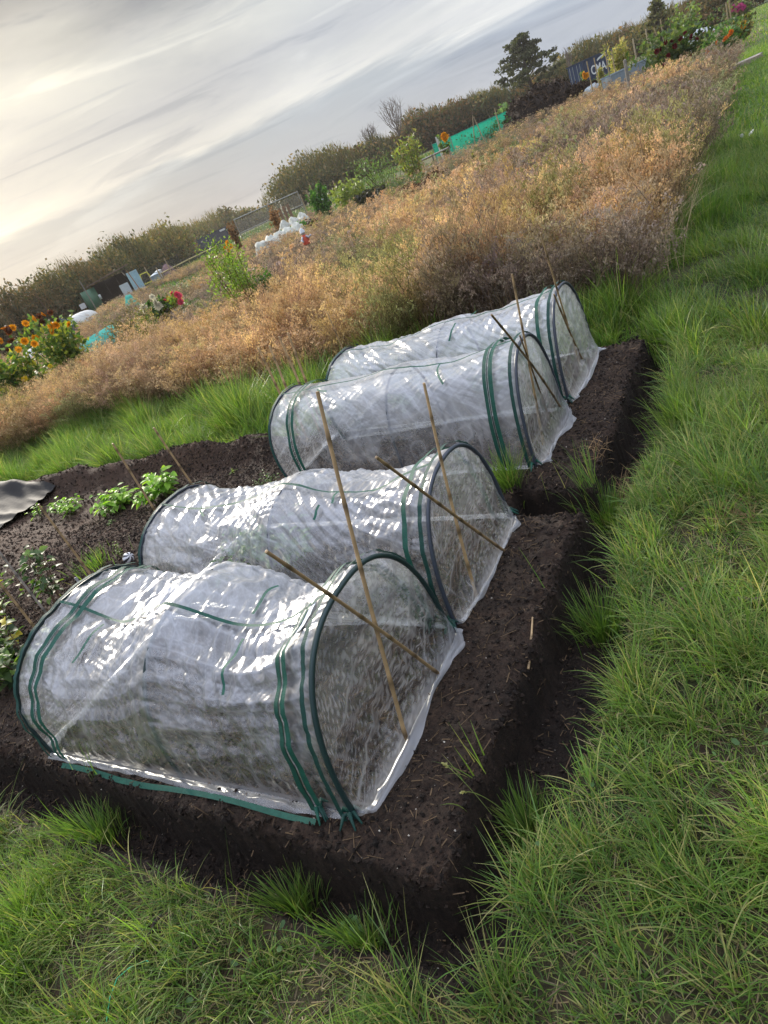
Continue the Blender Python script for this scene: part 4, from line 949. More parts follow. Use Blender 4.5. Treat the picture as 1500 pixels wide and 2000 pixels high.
shrub(22, 722, 15.2, 1.48, 1.5, 'tall leafy plant with orange and brown flowers cut by the left edge', GL+[(.30, .28, .04), (.07, .12, .03)], 2200, .060, 12, 'flowering plant', 'sunflower_plant', FG, 2, stemc=(.12, .16, .04),
      flowers=fl([(7, 640), (36, 682), (25, 640), (48, 666), (67, 671), (2, 665)], .09, OR)+fl([(16, 646), (22, 666), (12, 683)], .09, MR, 1)+fl([(48, 740), (98, 715), (104, 728)], .07, (.75, .55, .02)))
GY = [(.17, .26, .035), (.12, .20, .035), (.23, .32, .05)]
shrub(478, 575, 12.0, 1.72, 1.0, 'tall bright green feathery shrub with brown stems rising out of the weeds', GY, 3600, .028, 9, 'shrub', 'green_shrub', seed=3, stemc=(.14, .07, .03), aspect=.35)
shrub(520, 585, 12.4, 1.1, 1.0, 'lower bushy right half beside the tall bright green shrub', [(.07, .16, .025), (.05, .12, .02)], 2400, .028, 7, 'shrub', 'green_shrub', seed=4, stemc=(.14, .07, .03), aspect=.35)
shrub(575, 560, 13.5, .65, 1.2, 'low bright green plant right of the feathery shrub', [(.10, .22, .03), (.07, .16, .03)], 1500, .032, 8, 'plant', seed=5)
shrub(276, 628, 14.5, 1.05, .8, 'yellow green feathery shrub left of the white flowers', [(.14, .15, .03), (.10, .12, .03)], 2200, .025, 8, 'shrub', 'green_shrub', seed=6, aspect=.3)
shrub(238, 610, 17, 1.1, 1.5, 'greenish plumed weeds between the shed and the white flowers', [(.20, .18, .07), (.15, .15, .06), (.24, .19, .09)], 2000, .035, 10, 'weed clump', seed=7, mat=M_DRY)
shrub(300, 602, 19, .95, 1.0, 'dark leafed plant with cream flowers beside the red flowering one', [(.035, .08, .02), (.05, .10, .03)], 900, .06, 7, 'flowering plant', 'dahlia_plant', seed=8, flowers=fl([(297, 580), (309, 597), (280, 602), (304, 590)], .11, WH))
shrub(338, 593, 19, 1.0, 1.0, 'leafy plant with bright pink red flowers, right of the cream flowered one', [(.16, .22, .04), (.10, .16, .03), (.30, .20, .04)], 900, .06, 7, 'flowering plant', 'dahlia_plant', seed=9, flowers=fl([(345, 575), (336, 573), (353, 590), (322, 587), (350, 578)], .10, PK))
shrub(212, 668, 17.5, .40, 2.6, 'low bright green leafy crop below the turquoise net', [(.07, .17, .03), (.10, .22, .04)], 1800, .07, 16, 'vegetable plant', seed=10)
shrub(390, 545, 24, .35, 3.2, 'patch of green leafy crop beyond the pink red flowers', [(.06, .14, .03), (.09, .18, .04)], 900, .07, 12, 'vegetable plant', seed=11)
shrub(730, 505, 12.8, .42, .55, 'clump of grey green leaves sunk in the dry weeds', [(.06, .10, .06), (.08, .13, .08)], 600, .045, 6, 'vegetable plant', seed=12)
shrub(938, 362, 20.5, 1.0, .55, 'dark spindly plant with yellow tips standing out of the weeds below the green net', [(.04, .06, .02), (.20, .20, .04)], 500, .05, 5, 'plant', seed=13)
shrub(790, 595, 7.6, .5, .35, 'small green leafy weed showing through the dry weeds behind the tunnels', [(.08, .16, .03), (.05, .11, .03)], 420, .024, 5, 'plant', seed=14)
shrub(445, 490, 26, 1.4, .5, 'thin plant carrying orange blooms at the left of the feathery shrub tip', GL, 200, .06, 4, 'flowering plant', 'dahlia_plant', seed=15, flowers=fl([(444, 475), (450, 481), (440, 484), (447, 488)], .10, OR))
shrub(616, 392, 42, 1.9, 1.7, 'rounded green bush beside the scarecrow', [(.05, .12, .03), (.07, .15, .03)], 900, .10, 7, 'shrub', 'green_shrub', seed=16)
shrub(575, 437, 38, .7, 2.0, 'leafy green crop in front of the right end of the white fleece', [(.05, .13, .04), (.07, .16, .05)], 500, .11, 8, 'vegetable plant', seed=17)
shrub(608, 425, 34, .7, .8, 'dark purple leafed plant right of the white fleece', [(.045, .018, .018), (.03, .015, .015)], 300, .08, 5, 'plant', seed=18)
shrub(690, 372, 38, 1.6, 2.6, 'yellow green clump of sunflower stems before the hedge', [(.20, .23, .06), (.14, .18, .05)], 900, .10, 12, 'flowering plant', seed=19)
shrub(722, 388, 34, .85, 2.4, 'black leaved kale row above the weeds', [(.018, .018, .014), (.03, .03, .02)], 700, .11, 10, 'vegetable plant', seed=20)
shrub(752, 355, 40, 2.3, 3.6, 'tall thin green spikes standing in a row left of the maize', [(.13, .20, .06), (.10, .16, .05)], 1500, .07, 22, 'plant', seed=21, aspect=.3)
shrub(808, 330, 36, 2.3, 1.8, 'maize with yellowing leaves and dry tassels left of the wooden rails', [(.12, .17, .04), (.20, .17, .07), (.22, .24, .05)], 800, .13, 11, 'maize plant', 'maize_plant', seed=22, aspect=.22)
shrub(785, 372, 30, .9, 2.6, 'grey green bushy herb beneath the maize', [(.11, .13, .07), (.08, .11, .05)], 1200, .06, 10, 'plant', seed=23)
shrub(840, 372, 26, .8, 2.2, 'dark brown dead plants just below the wooden rails', [(.07, .04, .025), (.10, .06, .035)], 900, .05, 10, 'plant', seed=24, mat=M_DRY)
shrub(868, 285, 46, 1.7, .7, 'plant with orange blooms at the left corner of the green net', GL, 260, .10, 5, 'flowering plant', 'dahlia_plant', seed=25, flowers=fl([(866, 264), (870, 268), (867, 272)], .22, OR))
shrub(1000, 225, 56, 1.8, 2.2, 'pale green bush between the green net and the manure heap', [(.16, .22, .10), (.10, .17, .06)], 700, .13, 8, 'shrub', 'green_shrub', seed=26)
shrub(1143, 152, 62, 1.6, 1.0, 'small plant with orange blooms beyond the manure heap', GL, 250, .12, 5, 'flowering plant', 'dahlia_plant', seed=27, flowers=fl([(1140, 144), (1146, 147), (1143, 149)], .26, OR))
shrub(1211, 140, 50, 2.3, 1.5, 'dry straw coloured maize behind the metal trough', [(.42, .34, .14), (.30, .27, .10), (.24, .26, .07)], 1100, .16, 12, 'maize plant', 'maize_plant', seed=28, aspect=.22)
shrub(1177, 165, 49, 1.5, .4, 'narrow dry maize stem left of the metal trough', [(.40, .34, .15), (.26, .26, .10)], 420, .15, 5, 'maize plant', 'maize_plant', seed=29, aspect=.22)
shrub(1240, 118, 54, .9, 3.6, 'dark green leafy crop right of the wooden post', [(.06, .10, .03), (.08, .12, .04)], 1100, .12, 12, 'vegetable plant', seed=30)
DR = [(1283, 100), (1290, 96), (1300, 83), (1312, 80), (1328, 75), (1318, 90), (1350, 72), (1296, 128), (1352, 108), (1362, 76), (1305, 108), (1338, 64)]
shrub(1318, 108, 36, 1.9, 3.2, 'big leafy plant covered in dark red flowers near the top right', [(.075, .115, .04), (.05, .085, .03), (.12, .14, .05)], 1900, .10, 16, 'flowering plant', 'dahlia_plant', seed=31, flowers=fl(DR, .11, (.13, .008, .012)))
shrub(1400, 80, 38, 1.0, 2.6, 'low plant with orange flowers beside the path near the top right', [(.07, .14, .04), (.10, .17, .05)], 900, .09, 10, 'flowering plant', 'dahlia_plant', seed=32, flowers=fl([(1382, 100), (1378, 108), (1400, 83), (1418, 74), (1425, 68), (1428, 62), (1415, 78)], .11, (.80, .22, .02)))
shrub(1449, 55, 42, 1.0, 1.0, 'yellow orange flowering clump at the path edge near the top', [(.10, .14, .04), (.2, .16, .06)], 500, .09, 7, 'flowering plant', 'dahlia_plant', seed=33, flowers=fl([(1446, 50), (1451, 53), (1455, 48), (1448, 57)], .16, (.80, .45, .02)))
shrub(1346, 42, 62, 2.6, 2.6, 'tall yellow green bush behind the white covered mound', [(.16, .21, .06), (.11, .16, .05)], 900, .14, 10, 'shrub', 'green_shrub', seed=34)
shrub(1440, 22, 60, 1.7, 3.4, 'plants with pink flowers beside the path at the top right', [(.10, .14, .05), (.16, .12, .08)], 900, .12, 12, 'flowering plant', 'dahlia_plant', seed=35, flowers=fl([(1432, 16), (1446, 12), (1452, 14), (1440, 18)], .22, (.55, .08, .25)))
shrub(1405, 45, 56, .9, 3.0, 'dark green crop row beyond the orange flowers', [(.07, .13, .04)], 700, .12, 10, 'vegetable plant', seed=36)
shrub(1385, 60, 50, .9, 2.0, 'pinkish brown grassy weeds right of the white covered mound', [(.26, .18, .12), (.2, .15, .09)], 700, .08, 8, 'weed clump', seed=37, mat=M_DRY)
shrub(460, 465, 44, 2.2, .8, 'rust coloured dried stalks in front of the right end of the grey container', [(.24, .14, .06), (.18, .10, .05)], 500, .09, 8, 'weed clump', seed=38, mat=M_DRY)
shrub(535, 425, 44, 2.0, .9, 'rust coloured dead conifer left of the wooden pallet', [(.28, .15, .06), (.2, .11, .05)], 400, .09, 6, 'weed clump', seed=39, mat=M_DRY)

# near leafy plants: broad beans, brambles, currant
def leaf_shape(acc, p, d, up, ln, wd, col, fold=.25, droop=.3):
    d = d/np.linalg.norm(d); s = np.cross(d, up); s /= np.linalg.norm(s)+1e-9; n = np.cross(s, d)
    t = [0, .18, .45, .75, 1]; w = [.05, .75, 1, .7, .02]
    V = []
    for a, b in zip(t, w):
        c = p+d*ln*a-n*droop*ln*a*a
        V += [c-s*wd*b*.5+n*fold*wd*b*.5, c, c+s*wd*b*.5+n*fold*wd*b*.5]
    Q = []
    for k in range(4): Q += [(k*3, k*3+1, k*3+4, k*3+3), (k*3+1, k*3+2, k*3+5, k*3+4)]
    acc.add(V, Q, c=col)
def leafy(px, py, z0, h, w, nst, nlf, ln, cols, label, name, cat, group=None, seed=0, stemc=(.16, .22, .07), lean=(0, 0), bw=.62, stemr=.0035):
    p = gp(px, py, z0); r = np.random.default_rng(seed+int(px)); z0 = float(hgt(p[0], p[1], False)); root = empty(name, (p[0], p[1], z0), label, cat, group); st_ = Acc(); lf = Acc(); cols = np.array(cols)
    for k in range(nst):
        a = r.random()*6.28; rr = w*.5*r.random()**.5; hh = h*(.6+.45*r.random()); b = np.array([p[0]+math.cos(a)*rr*.5, p[1]+math.sin(a)*rr*.5, z0-.01]); e = b+np.array([math.cos(a)*rr*.7+lean[0]*hh, math.sin(a)*rr*.7+lean[1]*hh, hh]); m_ = (b+e)/2+r.normal(0, .02*h, 3)
        tube([b, m_, e], [stemr, stemr*.8, stemr*.4], 5, stemc, acc=st_)
        for j in range(nlf):
            f = .25+.75*(j+r.random()*.6)/nlf; q = b*(1-f)**2+2*m_*f*(1-f)+e*f*f; az = r.random()*6.28; d = np.array([math.cos(az), math.sin(az), .25+.5*r.random()])
            pet = q+d/np.linalg.norm(d)*ln*.35; tube([q, pet], [.0015, .0012], 3, stemc, acc=st_, cap=False)
            leaf_shape(lf, pet, d+np.array([0, 0, -.35]), np.array([r.normal()*.3, r.normal()*.3, 1.]), ln*(.6+.6*r.random()), ln*bw*(.7+.5*r.random()), cols[r.integers(len(cols))]*(.7+.6*r.random()), .2+.3*r.random(), .15+.5*r.random())
    st_.build('stems', M_BARK, root); lf.build('foliage', M_LEAF, root); return root
BN = [(.24, .42, .05), (.18, .34, .045), (.30, .46, .07)]
BGp = 'leafy bean plants in a row on the soil'
leafy(305, 965, 0, .25, .36, 20, 8, .080, BN, 'bushiest bright green bean plant, at the right end of the row, right of the cane', 'bean_plant', 'bean plant', BGp, 1)
leafy(222, 985, 0, .21, .36, 18, 8, .075, BN, 'wide bright green bean plant left of the cane, second from the row\'s right', 'bean_plant', 'bean plant', BGp, 2)
leafy(135, 992, 0, .17, .24, 9, 7, .065, BN, 'small bean plant in mid row, between the wide one and the black sheet', 'bean_plant', 'bean plant', BGp, 3)
leafy(103, 992, 0, .13, .12, 5, 5, .045, BN, 'small bean plant just right of the tallest weathered cane tip', 'bean_plant', 'bean plant', BGp, 4)
leafy(70, 1000, 0, .14, .14, 5, 5, .045, BN, 'leftmost small bean plant beside the black sheet', 'bean_plant', 'bean plant', BGp, 5)
BR = [(.06, .11, .035), (.085, .14, .045), (.15, .24, .04), (.045, .085, .035)]
leafy(105, 1190, 0, .52, .24, 5, 15, .070, BR, 'bramble shoot arching up beside the first tunnel at the left', 'bramble_plant', 'bramble', None, 6, (.20, .13, .09), (-.15, .1), .72, .005)
leafy(15, 1200, 0, .45, .36, 9, 13, .072, BR+[(.25, .26, .04)], 'leafy bramble cut by the left edge, around the weathered canes', 'bramble_plant', 'bramble', None, 7, (.20, .13, .09), (-.1, 0), .75, .004)
leafy(60, 1310, 0, .28, .42, 16, 12, .068, BR, 'dark low currant bush beside the left end of the first tunnel', 'currant_bush', 'bush', None, 8, (.14, .09, .07), (0, 0), .8, .004)
leafy(5, 1290, 0, .30, .32, 11, 12, .068, BR+[(.40, .33, .03)], 'low currant bush with a few yellow leaves at the left edge', 'currant_bush', 'bush', None, 9, (.14, .09, .07), (0, 0), .8, .004)
leafy(524, 950, 0, .13, .22, 10, 7, .022, [(.13, .20, .06), (.09, .15, .05)], 'wispy weed on the soil at the back left corner of the third tunnel', 'wild_weed', 'weed', None, 10, (.2, .22, .1), stemr=.0015)
leafy(238, 1090, 0, .16, .06, 3, 8, .018, [(.16, .24, .05)], 'single upright weed stem beside the striped ball', 'wild_weed', 'weed', None, 11, (.2, .24, .08), stemr=.0015)
leafy(212, 1000+15, 0, .04, .07, 4, 3, .03, [(.14, .25, .05)], 'tiny seedling on bare soil below the bean plants', 'seedling', 'seedling', None, 12, stemr=.001)
leafy(455, 920, 0, .05, .06, 3, 3, .03, [(.2, .26, .08)], 'tiny pale seedling on the soil near the third tunnel', 'seedling', 'seedling', None, 13, stemr=.001)
leafy(1440, 925, LAWN, .08, .10, 4, 4, .055, [(.24, .36, .10), (.16, .27, .07)], 'single broad leafed pale green weed standing in the lawn at the right', 'lawn_weed', 'weed', None, 14, (.4, .45, .25), bw=.9)
leafy(1478, 612, LAWN, .06, .14, 5, 4, .07, [(.07, .14, .05)], 'dark broad leafed dock rosette in the lawn at the right edge', 'lawn_weed', 'weed', None, 15, bw=.6)
leafy(640, 1780, LAWN, .04, .12, 8, 4, .028, [(.10, .18, .06)], 'low green weed rosette on the muddy patch below the bed', 'lawn_weed', 'weed', None, 16, stemr=.0012)
leafy(1495, 965, LAWN, .03, .08, 5, 4, .022, [(.2, .3, .14)], 'small pale clover patch at the right edge', 'lawn_weed', 'weed', None, 17, stemr=.001)
VEG = 'vegetables growing inside the tunnels'
VC = [(.12, .24, .05), (.09, .19, .045)]
for k_, (vx, vy, hh) in enumerate([(-2.75, 2.0, .26), (-2.45, 2.12, .30), (-2.85, 2.25, .2)]):
    c_ = np.array([vx, vy, 0.]); v = c_-np.array([0, 0, H]); dep = v@FW; u_ = (v@IX)/dep*F+CX; w_ = (v@IY)/dep*F+CY
    leafy(u_, w_, 0, hh, .28, 10, 7, .06, VC, ['green plant seen through the plastic at the left end of the second tunnel', 'larger green plant seen blurred through the middle of the second tunnel', 'low green plant at the far left inside the second tunnel'][k_], 'vegetable_plant', 'vegetable plant', VEG, 20+k_)
for k_, (vx, vy, hh) in enumerate([(-2.6, 4.0, .2), (-1.9, 4.05, .22)]):
    c_ = np.array([vx, vy, 0.]); v = c_-np.array([0, 0, H]); dep = v@FW; u_ = (v@IX)/dep*F+CX; w_ = (v@IY)/dep*F+CY
    leafy(u_, w_, 0, hh, .28, 8, 6, .06, VC, ['green plant faintly seen in the left half of the farthest tunnel', 'green plant faintly seen in the right half of the farthest tunnel'][k_], 'vegetable_plant', 'vegetable plant', VEG, 30+k_)
# grass flower stalks by the near bed corner
for k_, (pb, tp, lb) in enumerate([((960, 1590), (868, 1492), 'seeding grass stalk over the soil, upper of two at the near bed corner'), ((985, 1585), (905, 1547), 'seeding grass stalk over the soil, lower of two at the near bed corner')]):
    b = gp(*pb, LAWN); e = gp(*tp, .10); m_ = (b+e)/2+np.array([0, 0, .06]); s = np.linspace(0, 1, 16)[:, None]; P = b*(1-s)**2+2*m_*s*(1-s)+e*s*s
    ac = Acc(); tube(P, .0012, 4, (.25, .30, .10), acc=ac)
    for j in range(22):
        q = P[-1]*(1-j/22*.35)+P[10]*(j/22*.35); leaf_shape(ac, q, (P[-1]-P[8])/1.+RNG.normal(0, .02, 3), np.array([0, 0, 1.]), .012, .004, np.array([.38, .36, .14]))
    tag(ac.build('grass_stalk', M_GRASS, origin=tuple(b)), label=lb, cat='grass stalk')
# ------------------------------------------------------------------ things standing about the plots
def bmat(px, py, D, rot): P = dp(px, py, D); return placer(P[0], P[1], LAWN, rot), (P[0], P[1], LAWN)
def facing(px, py): d = ray(px, py); return math.atan2(d[1], d[0])-math.pi/2     # local -y looks at the lens
# green shed with an open front
a_, o = bmat(218, 578, 64, facing(218, 578)+.12); s = empty('garden_shed', o, 'green shed with a dark open front and a shallow brown roof below the left hedge', 'shed'); k = .98
ac = Acc(); box(ac, (-2.1, -.1, 0), (-.95, 1.7, 2.05), (.055, .13, .075), a_); ac.build('side_wall', M_PAINT, s)
ac = Acc(); box(ac, (-.95, 1.6, 0), (2.1, 1.7, 2.2), (.075, .052, .042), a_); box(ac, (2.0, 0, 0), (2.1, 1.6, 2.3), (.03, .022, .018), a_); ac.build('back_wall', M_WOOD, s)
ac = Acc(); box(ac, (.0, .0, 0), (.08, .08, 2.25), (.06, .04, .03), a_); box(ac, (1.1, .0, 0), (1.18, .08, 2.3), (.06, .04, .03), a_); ac.build('door_post', M_WOOD, s)
ac = Acc(); V_ = lambda V: a_(np.stack([V[:, 0], V[:, 1], V[:, 2]+(V[:, 0]+2.2)*.08], -1)); box(ac, (-1.3, -.35, 2.15), (2.5, 1.9, 2.24), (.16, .11, .085), V_); ac.build('roof', M_WOOD, s)
ac = Acc(); box(ac, (-1.0, -.16, .95), (-.8, -.11, 1.35), (.55, .58, .56), a_); ac.build('notice', M_PAINT, s)
def board(name, lo, hi, px, py, D, col, label, cat, rot=0, mat=None, extra=None):
    a_, o = bmat(px, py, D, facing(px, py)+rot); ac = Acc(); box(ac, lo, hi, col, a_)
    if extra: extra(ac, a_)
    return tag(ac.build(name, mat or M_PAINT, origin=o, smooth=False), label=label, cat=cat)
def panel_extra(ac, a_, w, h, c): 
    for q in (-w, w-.06): box(ac, (q, -.06, 0), (q+.06, -.005, h), c, a_)
    box(ac, (-w+.06, -.06, h-.08), (w-.06, -.005, h), c, a_)
board('white_board', (-.38, -.03, .35), (.38, .03, 1.35), 239, 552, 60, (.55, .60, .62), 'white panel leaning at the right side of the green shed', 'board', .2, extra=lambda ac, a_: box(ac, (-.05, .03, 0), (.05, .3, 1.2), (.2, .15, .1), a_))
board('blue_door', (-.45, -.04, 0), (.45, .04, 1.95), 268, 553, 60, (.33, .52, .60), 'pale blue door standing upright right of the shed', 'door', .2, extra=lambda ac, a_: panel_extra(ac, a_, .45, 1.95, (.42, .58, .64)))
board('notice_board', (-.20, -.02, 1.0), (.20, .02, 1.35), 163, 600, 52, (.55, .56, .58), 'small white notice on a post left of the shed', 'sign', extra=lambda ac, a_: box(ac, (-.03, .02, 0), (.03, .06, 1.4), (.15, .1, .08), a_))
# yellow trestle
a_, o = bmat(286, 545, 62, facing(286, 545)); ac = Acc(); Y_ = (.50, .46, .06)
for sx in (-1, 1):
    for sy in (-1, 1): tube(a_(np.array([(sx*.62, sy*.35, 0), (sx*.30, sy*.05, 1.45)])), .05, 5, Y_, acc=ac)
    tube(a_(np.array([(sx*.5, -.25, .5), (sx*.5, .25, .5)])), .04, 5, Y_, acc=ac)
for zz in (.35, .62, 1.42): w_ = .62-.32*zz/1.45; tube(a_(np.array([(-w_, -.35+.3*zz/1.45, zz), (w_, -.35+.3*zz/1.45, zz)])), .045, 5, Y_, acc=ac)
tag(ac.build('trestle', M_PAINT, origin=o), label='bright yellow folding trestle standing before the dark mesh fence', cat='trestle')
# tubs
def bin_(px, py, D, r_, h, col, label):
    a_, o = bmat(px, py, D, 0); ac = Acc(); tube(a_(np.array([(0, 0, 0), (0, 0, h*.5), (0, 0, h*.93), (0, 0, h)])), [r_*.85, r_*.95, r_, r_*1.08], 12, col, acc=ac); tag(ac.build('tub', M_PAINT, origin=o), label=label, cat='tub')
bin_(304, 540, 60, .42, 1.0, (.30, .38, .44), 'grey blue water tub right of the yellow trestle')
bin_(313, 538, 61, .30, 1.15, (.60, .62, .62), 'white barrel beside the grey blue tub')
# long fences
def fence(name, pts, h, label, postc, railc, mesh=None, rails=(1.0,), pr=.06, every=2.5, mcol=(.03, .032, .03), mm=None):
    P = [np.array([*dp(a, b, D)[:2], LAWN]) for a, b, D in pts]; root = empty(name, tuple(P[0]), label, 'fence')
    for i_ in range(len(P)-1):
        A, B = P[i_], P[i_+1]; ln = np.linalg.norm(B-A); nn = max(1, int(ln/every))
        for k in range(nn+(i_ == len(P)-2)):
            q = A+(B-A)*k/nn; tube([q-[0, 0, .1], q+[0, 0, h*(1+.05*math.sin(k*3))]], pr, 5, postc).build('post', M_WOOD, root)
        for z_ in rails:
            d = np.array([0, 0, z_*h]); off = np.cross((B-A)/ln, [0, 0, 1])*-(pr+.02)
            ac = Acc(); tube([A+d+off, B+d+off], .05, 4, railc, acc=ac); ac.build('rail', M_WOOD, root)
        if mesh:
            off = np.cross((B-A)/ln, [0, 0, 1])*(pr+.05); n_ = 12; ac = Acc(); V = []
            for k in range(n_+1):
                q = A+(B-A)*k/n_+off; s_ = .06*math.sin(k*2.1); V += [q, q+[0, 0, h*.5+s_], q+[0, 0, h*.93+s_]]
            Q = [(k*3+j, k*3+j+1, k*3+3+j+1, k*3+3+j) for k in range(n_) for j in range(2)]; ac.add(V, Q, c=mcol); ac.build('mesh_panel', mm or M_NET, root)
    return root
fence('mesh_fence', [(250, 560, 66), (318, 528, 72), (352, 512, 84)], 1.7, 'dark mesh fence running from the shed to the pink arch', (.12, .10, .08), (.08, .07, .06), True, (), .05, 4, (.035, .038, .035))
fence('mesh_fence', [(354, 511, 86), (400, 490, 96), (440, 470, 100)], 1.0, 'dark sagging mesh fence in front of the grey container', (.14, .12, .10), (.10, .08, .06), True, (), .05, 5, (.05, .05, .048))
fence('rail_fence', [(322, 545, 58), (372, 515, 66), (428, 488, 72)], .95, 'pale timber rail fence below the dark mesh fences', (.30, .24, .12), (.42, .36, .16), False, (.95,), .06, 4)
fence('wire_panels', [(470, 458, 60), (533, 430, 62), (592, 402, 64)], 2.3, 'tall wire panel fence with grey frame in front of the big dark tree', (.30, .29, .25), (.30, .30, .27), True, (.98, .5), .045, 2.2, (.20, .20, .18), M_MESHF)
fence('timber_rails', [(826, 338, 42), (852, 328, 43), (884, 314, 44)], .95, 'two weathered timber rails left of the green net enclosure', (.22, .19, .15), (.34, .31, .26), False, (.95, .4), .05, 1.6)
# wooden pallet against the panels
def slats(ac, a_):
    for k_ in range(5): box(ac, (-.85+k_*.36, -.05, 0), (-.60+k_*.36, -.0, 1.7), (.26, .17, .11), a_)
board('wooden_pallet', (-.9, 0, .3), (.9, .05, .45), 548, 415, 58, (.22, .14, .09), 'brown timber pallet standing upright against the wire panels', 'pallet', .1, M_WOOD, slats)
# containers
def container(pl, pr_, D0, D1, h, col, name, label, text=None, endw=2.4, logo=False):
    A = dp(*pl, D0); B = dp(*pr_, D1); d = np.array([B[0]-A[0], B[1]-A[1]]); ln = np.linalg.norm(d); rot = math.atan2(d[1], d[0]); a_ = placer(A[0], A[1], LAWN, rot)
    root = empty(name, (A[0], A[1], LAWN), label, 'container'); ac = Acc()
    # corrugated long side, ends, top
    n = int(ln/.14)*2; xs = np.linspace(.15, ln-.15, n); ys = np.where((np.arange(n)//2) % 2, .0, .06); V = np.concatenate([np.stack([xs, ys, xs*0+.2], -1), np.stack([xs, ys, xs*0+h-.12], -1)])
    ac.add(a_(V), [(k, k+1, n+k+1, n+k) for k in range(n-1)], c=col); box(ac, (.15, .08, .15), (ln-.15, endw-.08, h-.1), col, a_); ac.build('side_panels', M_PAINT, root, smooth=False)
    ac = Acc(); dk = np.array(col)*.8
    for lo, hi in (((0, -.03, 0), (ln, .12, .18)), ((0, -.03, h-.12), (ln, .12, h)), ((0, -.03, .18), (.16, .12, h-.12)), ((ln-.16, -.03, .18), (ln, .12, h-.12)), ((0, endw-.12, 0), (ln, endw, .18)), ((0, endw-.12, h-.12), (ln, endw, h)), ((0, .12, h-.12), (.14, endw-.12, h)), ((0, .12, 0), (.14, endw-.12, .18))): box(ac, lo, hi, dk, a_)
    ac.build('frame', M_PAINT, root, smooth=False)
    for q in (0, 1):
        ac = Acc(); y0 = .14+q*(endw-.28)/2; box(ac, (.06, y0, .2), (.14, y0+(endw-.3)/2, h-.14), np.array(col)*1.15, a_); dr = ac.build('door', M_PAINT, root, smooth=False)
        ac = Acc()
        for t in (.3, .75): tube(a_(np.array([(.03, y0+t, .25), (.03, y0+t, h-.2)])), .03, 5, (.35, .37, .38), acc=ac)
        ac.build('lock_bar', M_PAINT, dr)
    return root, a_, rot, ln
c1, a_, rot, ln = container((353, 489), (447, 452), 138, 146, 2.6, (.045, .055, .085), 'shipping_container', 'dark grey blue shipping container with a small white label, below the left hedge')
ac = Acc(); box(ac, (ln-2.2, -.06, 2.05), (ln-.7, -.035, 2.4), (.6, .62, .63), a_); ac.build('label_plate', M_PAINT, c1, smooth=False)
ac = Acc(); box(ac, (.25, -.06, 1.95), (.75, -.035, 2.3), (.5, .52, .53), a_); ac.build('label_plate', M_PAINT, c1, smooth=False)
c2, a_, rot, ln = container((1139, 133), (1214, 98), 96, 102, 2.6, (.030, .050, .11), 'shipping_container', 'navy blue shipping container with white lettering behind the canes and dry maize')
fm = bpy.data.curves.new('lettering', 'FONT'); fm.body = 'CMA CGM'; fm.size = 1.32; fm.extrude = .01; fm.offset = .02; fm.space_character = 1.02
fo_ = bpy.data.objects.new('lettering', fm); COL.objects.link(fo_); lm = solid('lettering_paint', .5, .3, 3, .05, 0, color=(.75, .78, .80)); 
for n_ in list(lm.node_tree.nodes):
    if n_.bl_idname == 'ShaderNodeBsdfPrincipled':
        for l_ in list(n_.inputs['Base Color'].links): lm.node_tree.links.remove(l_)
        n_.inputs['Base Color'].default_value = (.75, .78, .80, 1)
fm.materials.append(lm); bpy.context.view_layer.update(); me_ = bpy.data.meshes.new_from_object(fo_); bpy.data.objects.remove(fo_); me_.name = 'lettering'; fo_ = bpy.data.objects.new('lettering', me_); COL.objects.link(fo_); fo_.parent = c2
loc = a_(np.array([(1.2, -.05, .75)]))[0]-np.array(c2.location); fo_.location = loc; fo_.rotation_euler = (math.pi/2, 0, rot)
ac = Acc(); s_ = np.linspace(0, 1, 10); top = np.stack([2.6+1.8*s_, -.055+0*s_, 2.05+.38*s_**.6], -1); bt = np.stack([2.6+1.8*s_, -.055+0*s_, 1.90+.50*s_**1.1], -1)
ac.add(a_(np.concatenate([bt, top])), [(k, k+1, 11+k, 10+k) for k in range(9)], c=(.75, .78, .80)); ac.build('swoosh_emblem', M_PAINT, c2)
# fleece and net tunnels
def lumpy(name, A, B, w, h, lumps, col, label, cat, mat, seed, n=70, m=24, crk=.06, droop=0.3):
    A = np.array([A[0], A[1], LAWN]); B = np.array([B[0], B[1], LAWN]); d = (B-A); ln = np.linalg.norm(d); d /= ln; s = np.array([-d[1], d[0], 0])
    u, t = np.meshgrid(np.linspace(0, 1, n), np.linspace(0, 1, m), indexing='ij'); q = np.abs(np.sin(u*lumps*np.pi)); endf = np.clip(np.minimum(u, 1-u)*12, 0, 1)**.5
    hh = h*(1-droop+droop*q)*endf; ww = w*.5*(.85+.15*q)*(.6+.4*endf); th = np.pi*t; off = 1+crk*4*(ridge(u*22, t*9, seed)-.5)+crk*3*(fbm(u*7, t*4, 2, seed+1)-.5)
    V = A+d*(u*ln)[..., None]+s*(-np.cos(th)*ww*off)[..., None]+np.array([0, 0, 1])*(np.sin(th)**.8*hh*off+.01)[..., None]
    i_ = np.arange(n-1)[:, None]*m+np.arange(m-1)[None]; c = np.array(col)*(.85+.3*fbm(u*9, t*5, 2, seed+2))[..., None]
    ac = Acc(); ac.add(V.reshape(-1, 3), np.stack([i_, i_+1, i_+m+1, i_+m], -1).reshape(-1, 4), c=c.reshape(-1, 3)); return tag(ac.build(name, mat, origin=tuple(A)), label=label, cat=cat)
lumpy('fleece_cover', dp(497, 476, 34), dp(585, 434, 36), 1.1, .75, 5, (.60, .60, .52), 'long lumpy white fleece cover lying over a bed before the wire panels', 'fleece cover', M_CLOTH, 1)
lumpy('fleece_cover', dp(545, 440, 40), dp(597, 418, 41), 1.2, .95, 3, (.58, .58, .51), 'shorter white fleece cover just behind the long lumpy one', 'fleece cover', M_CLOTH, 2)
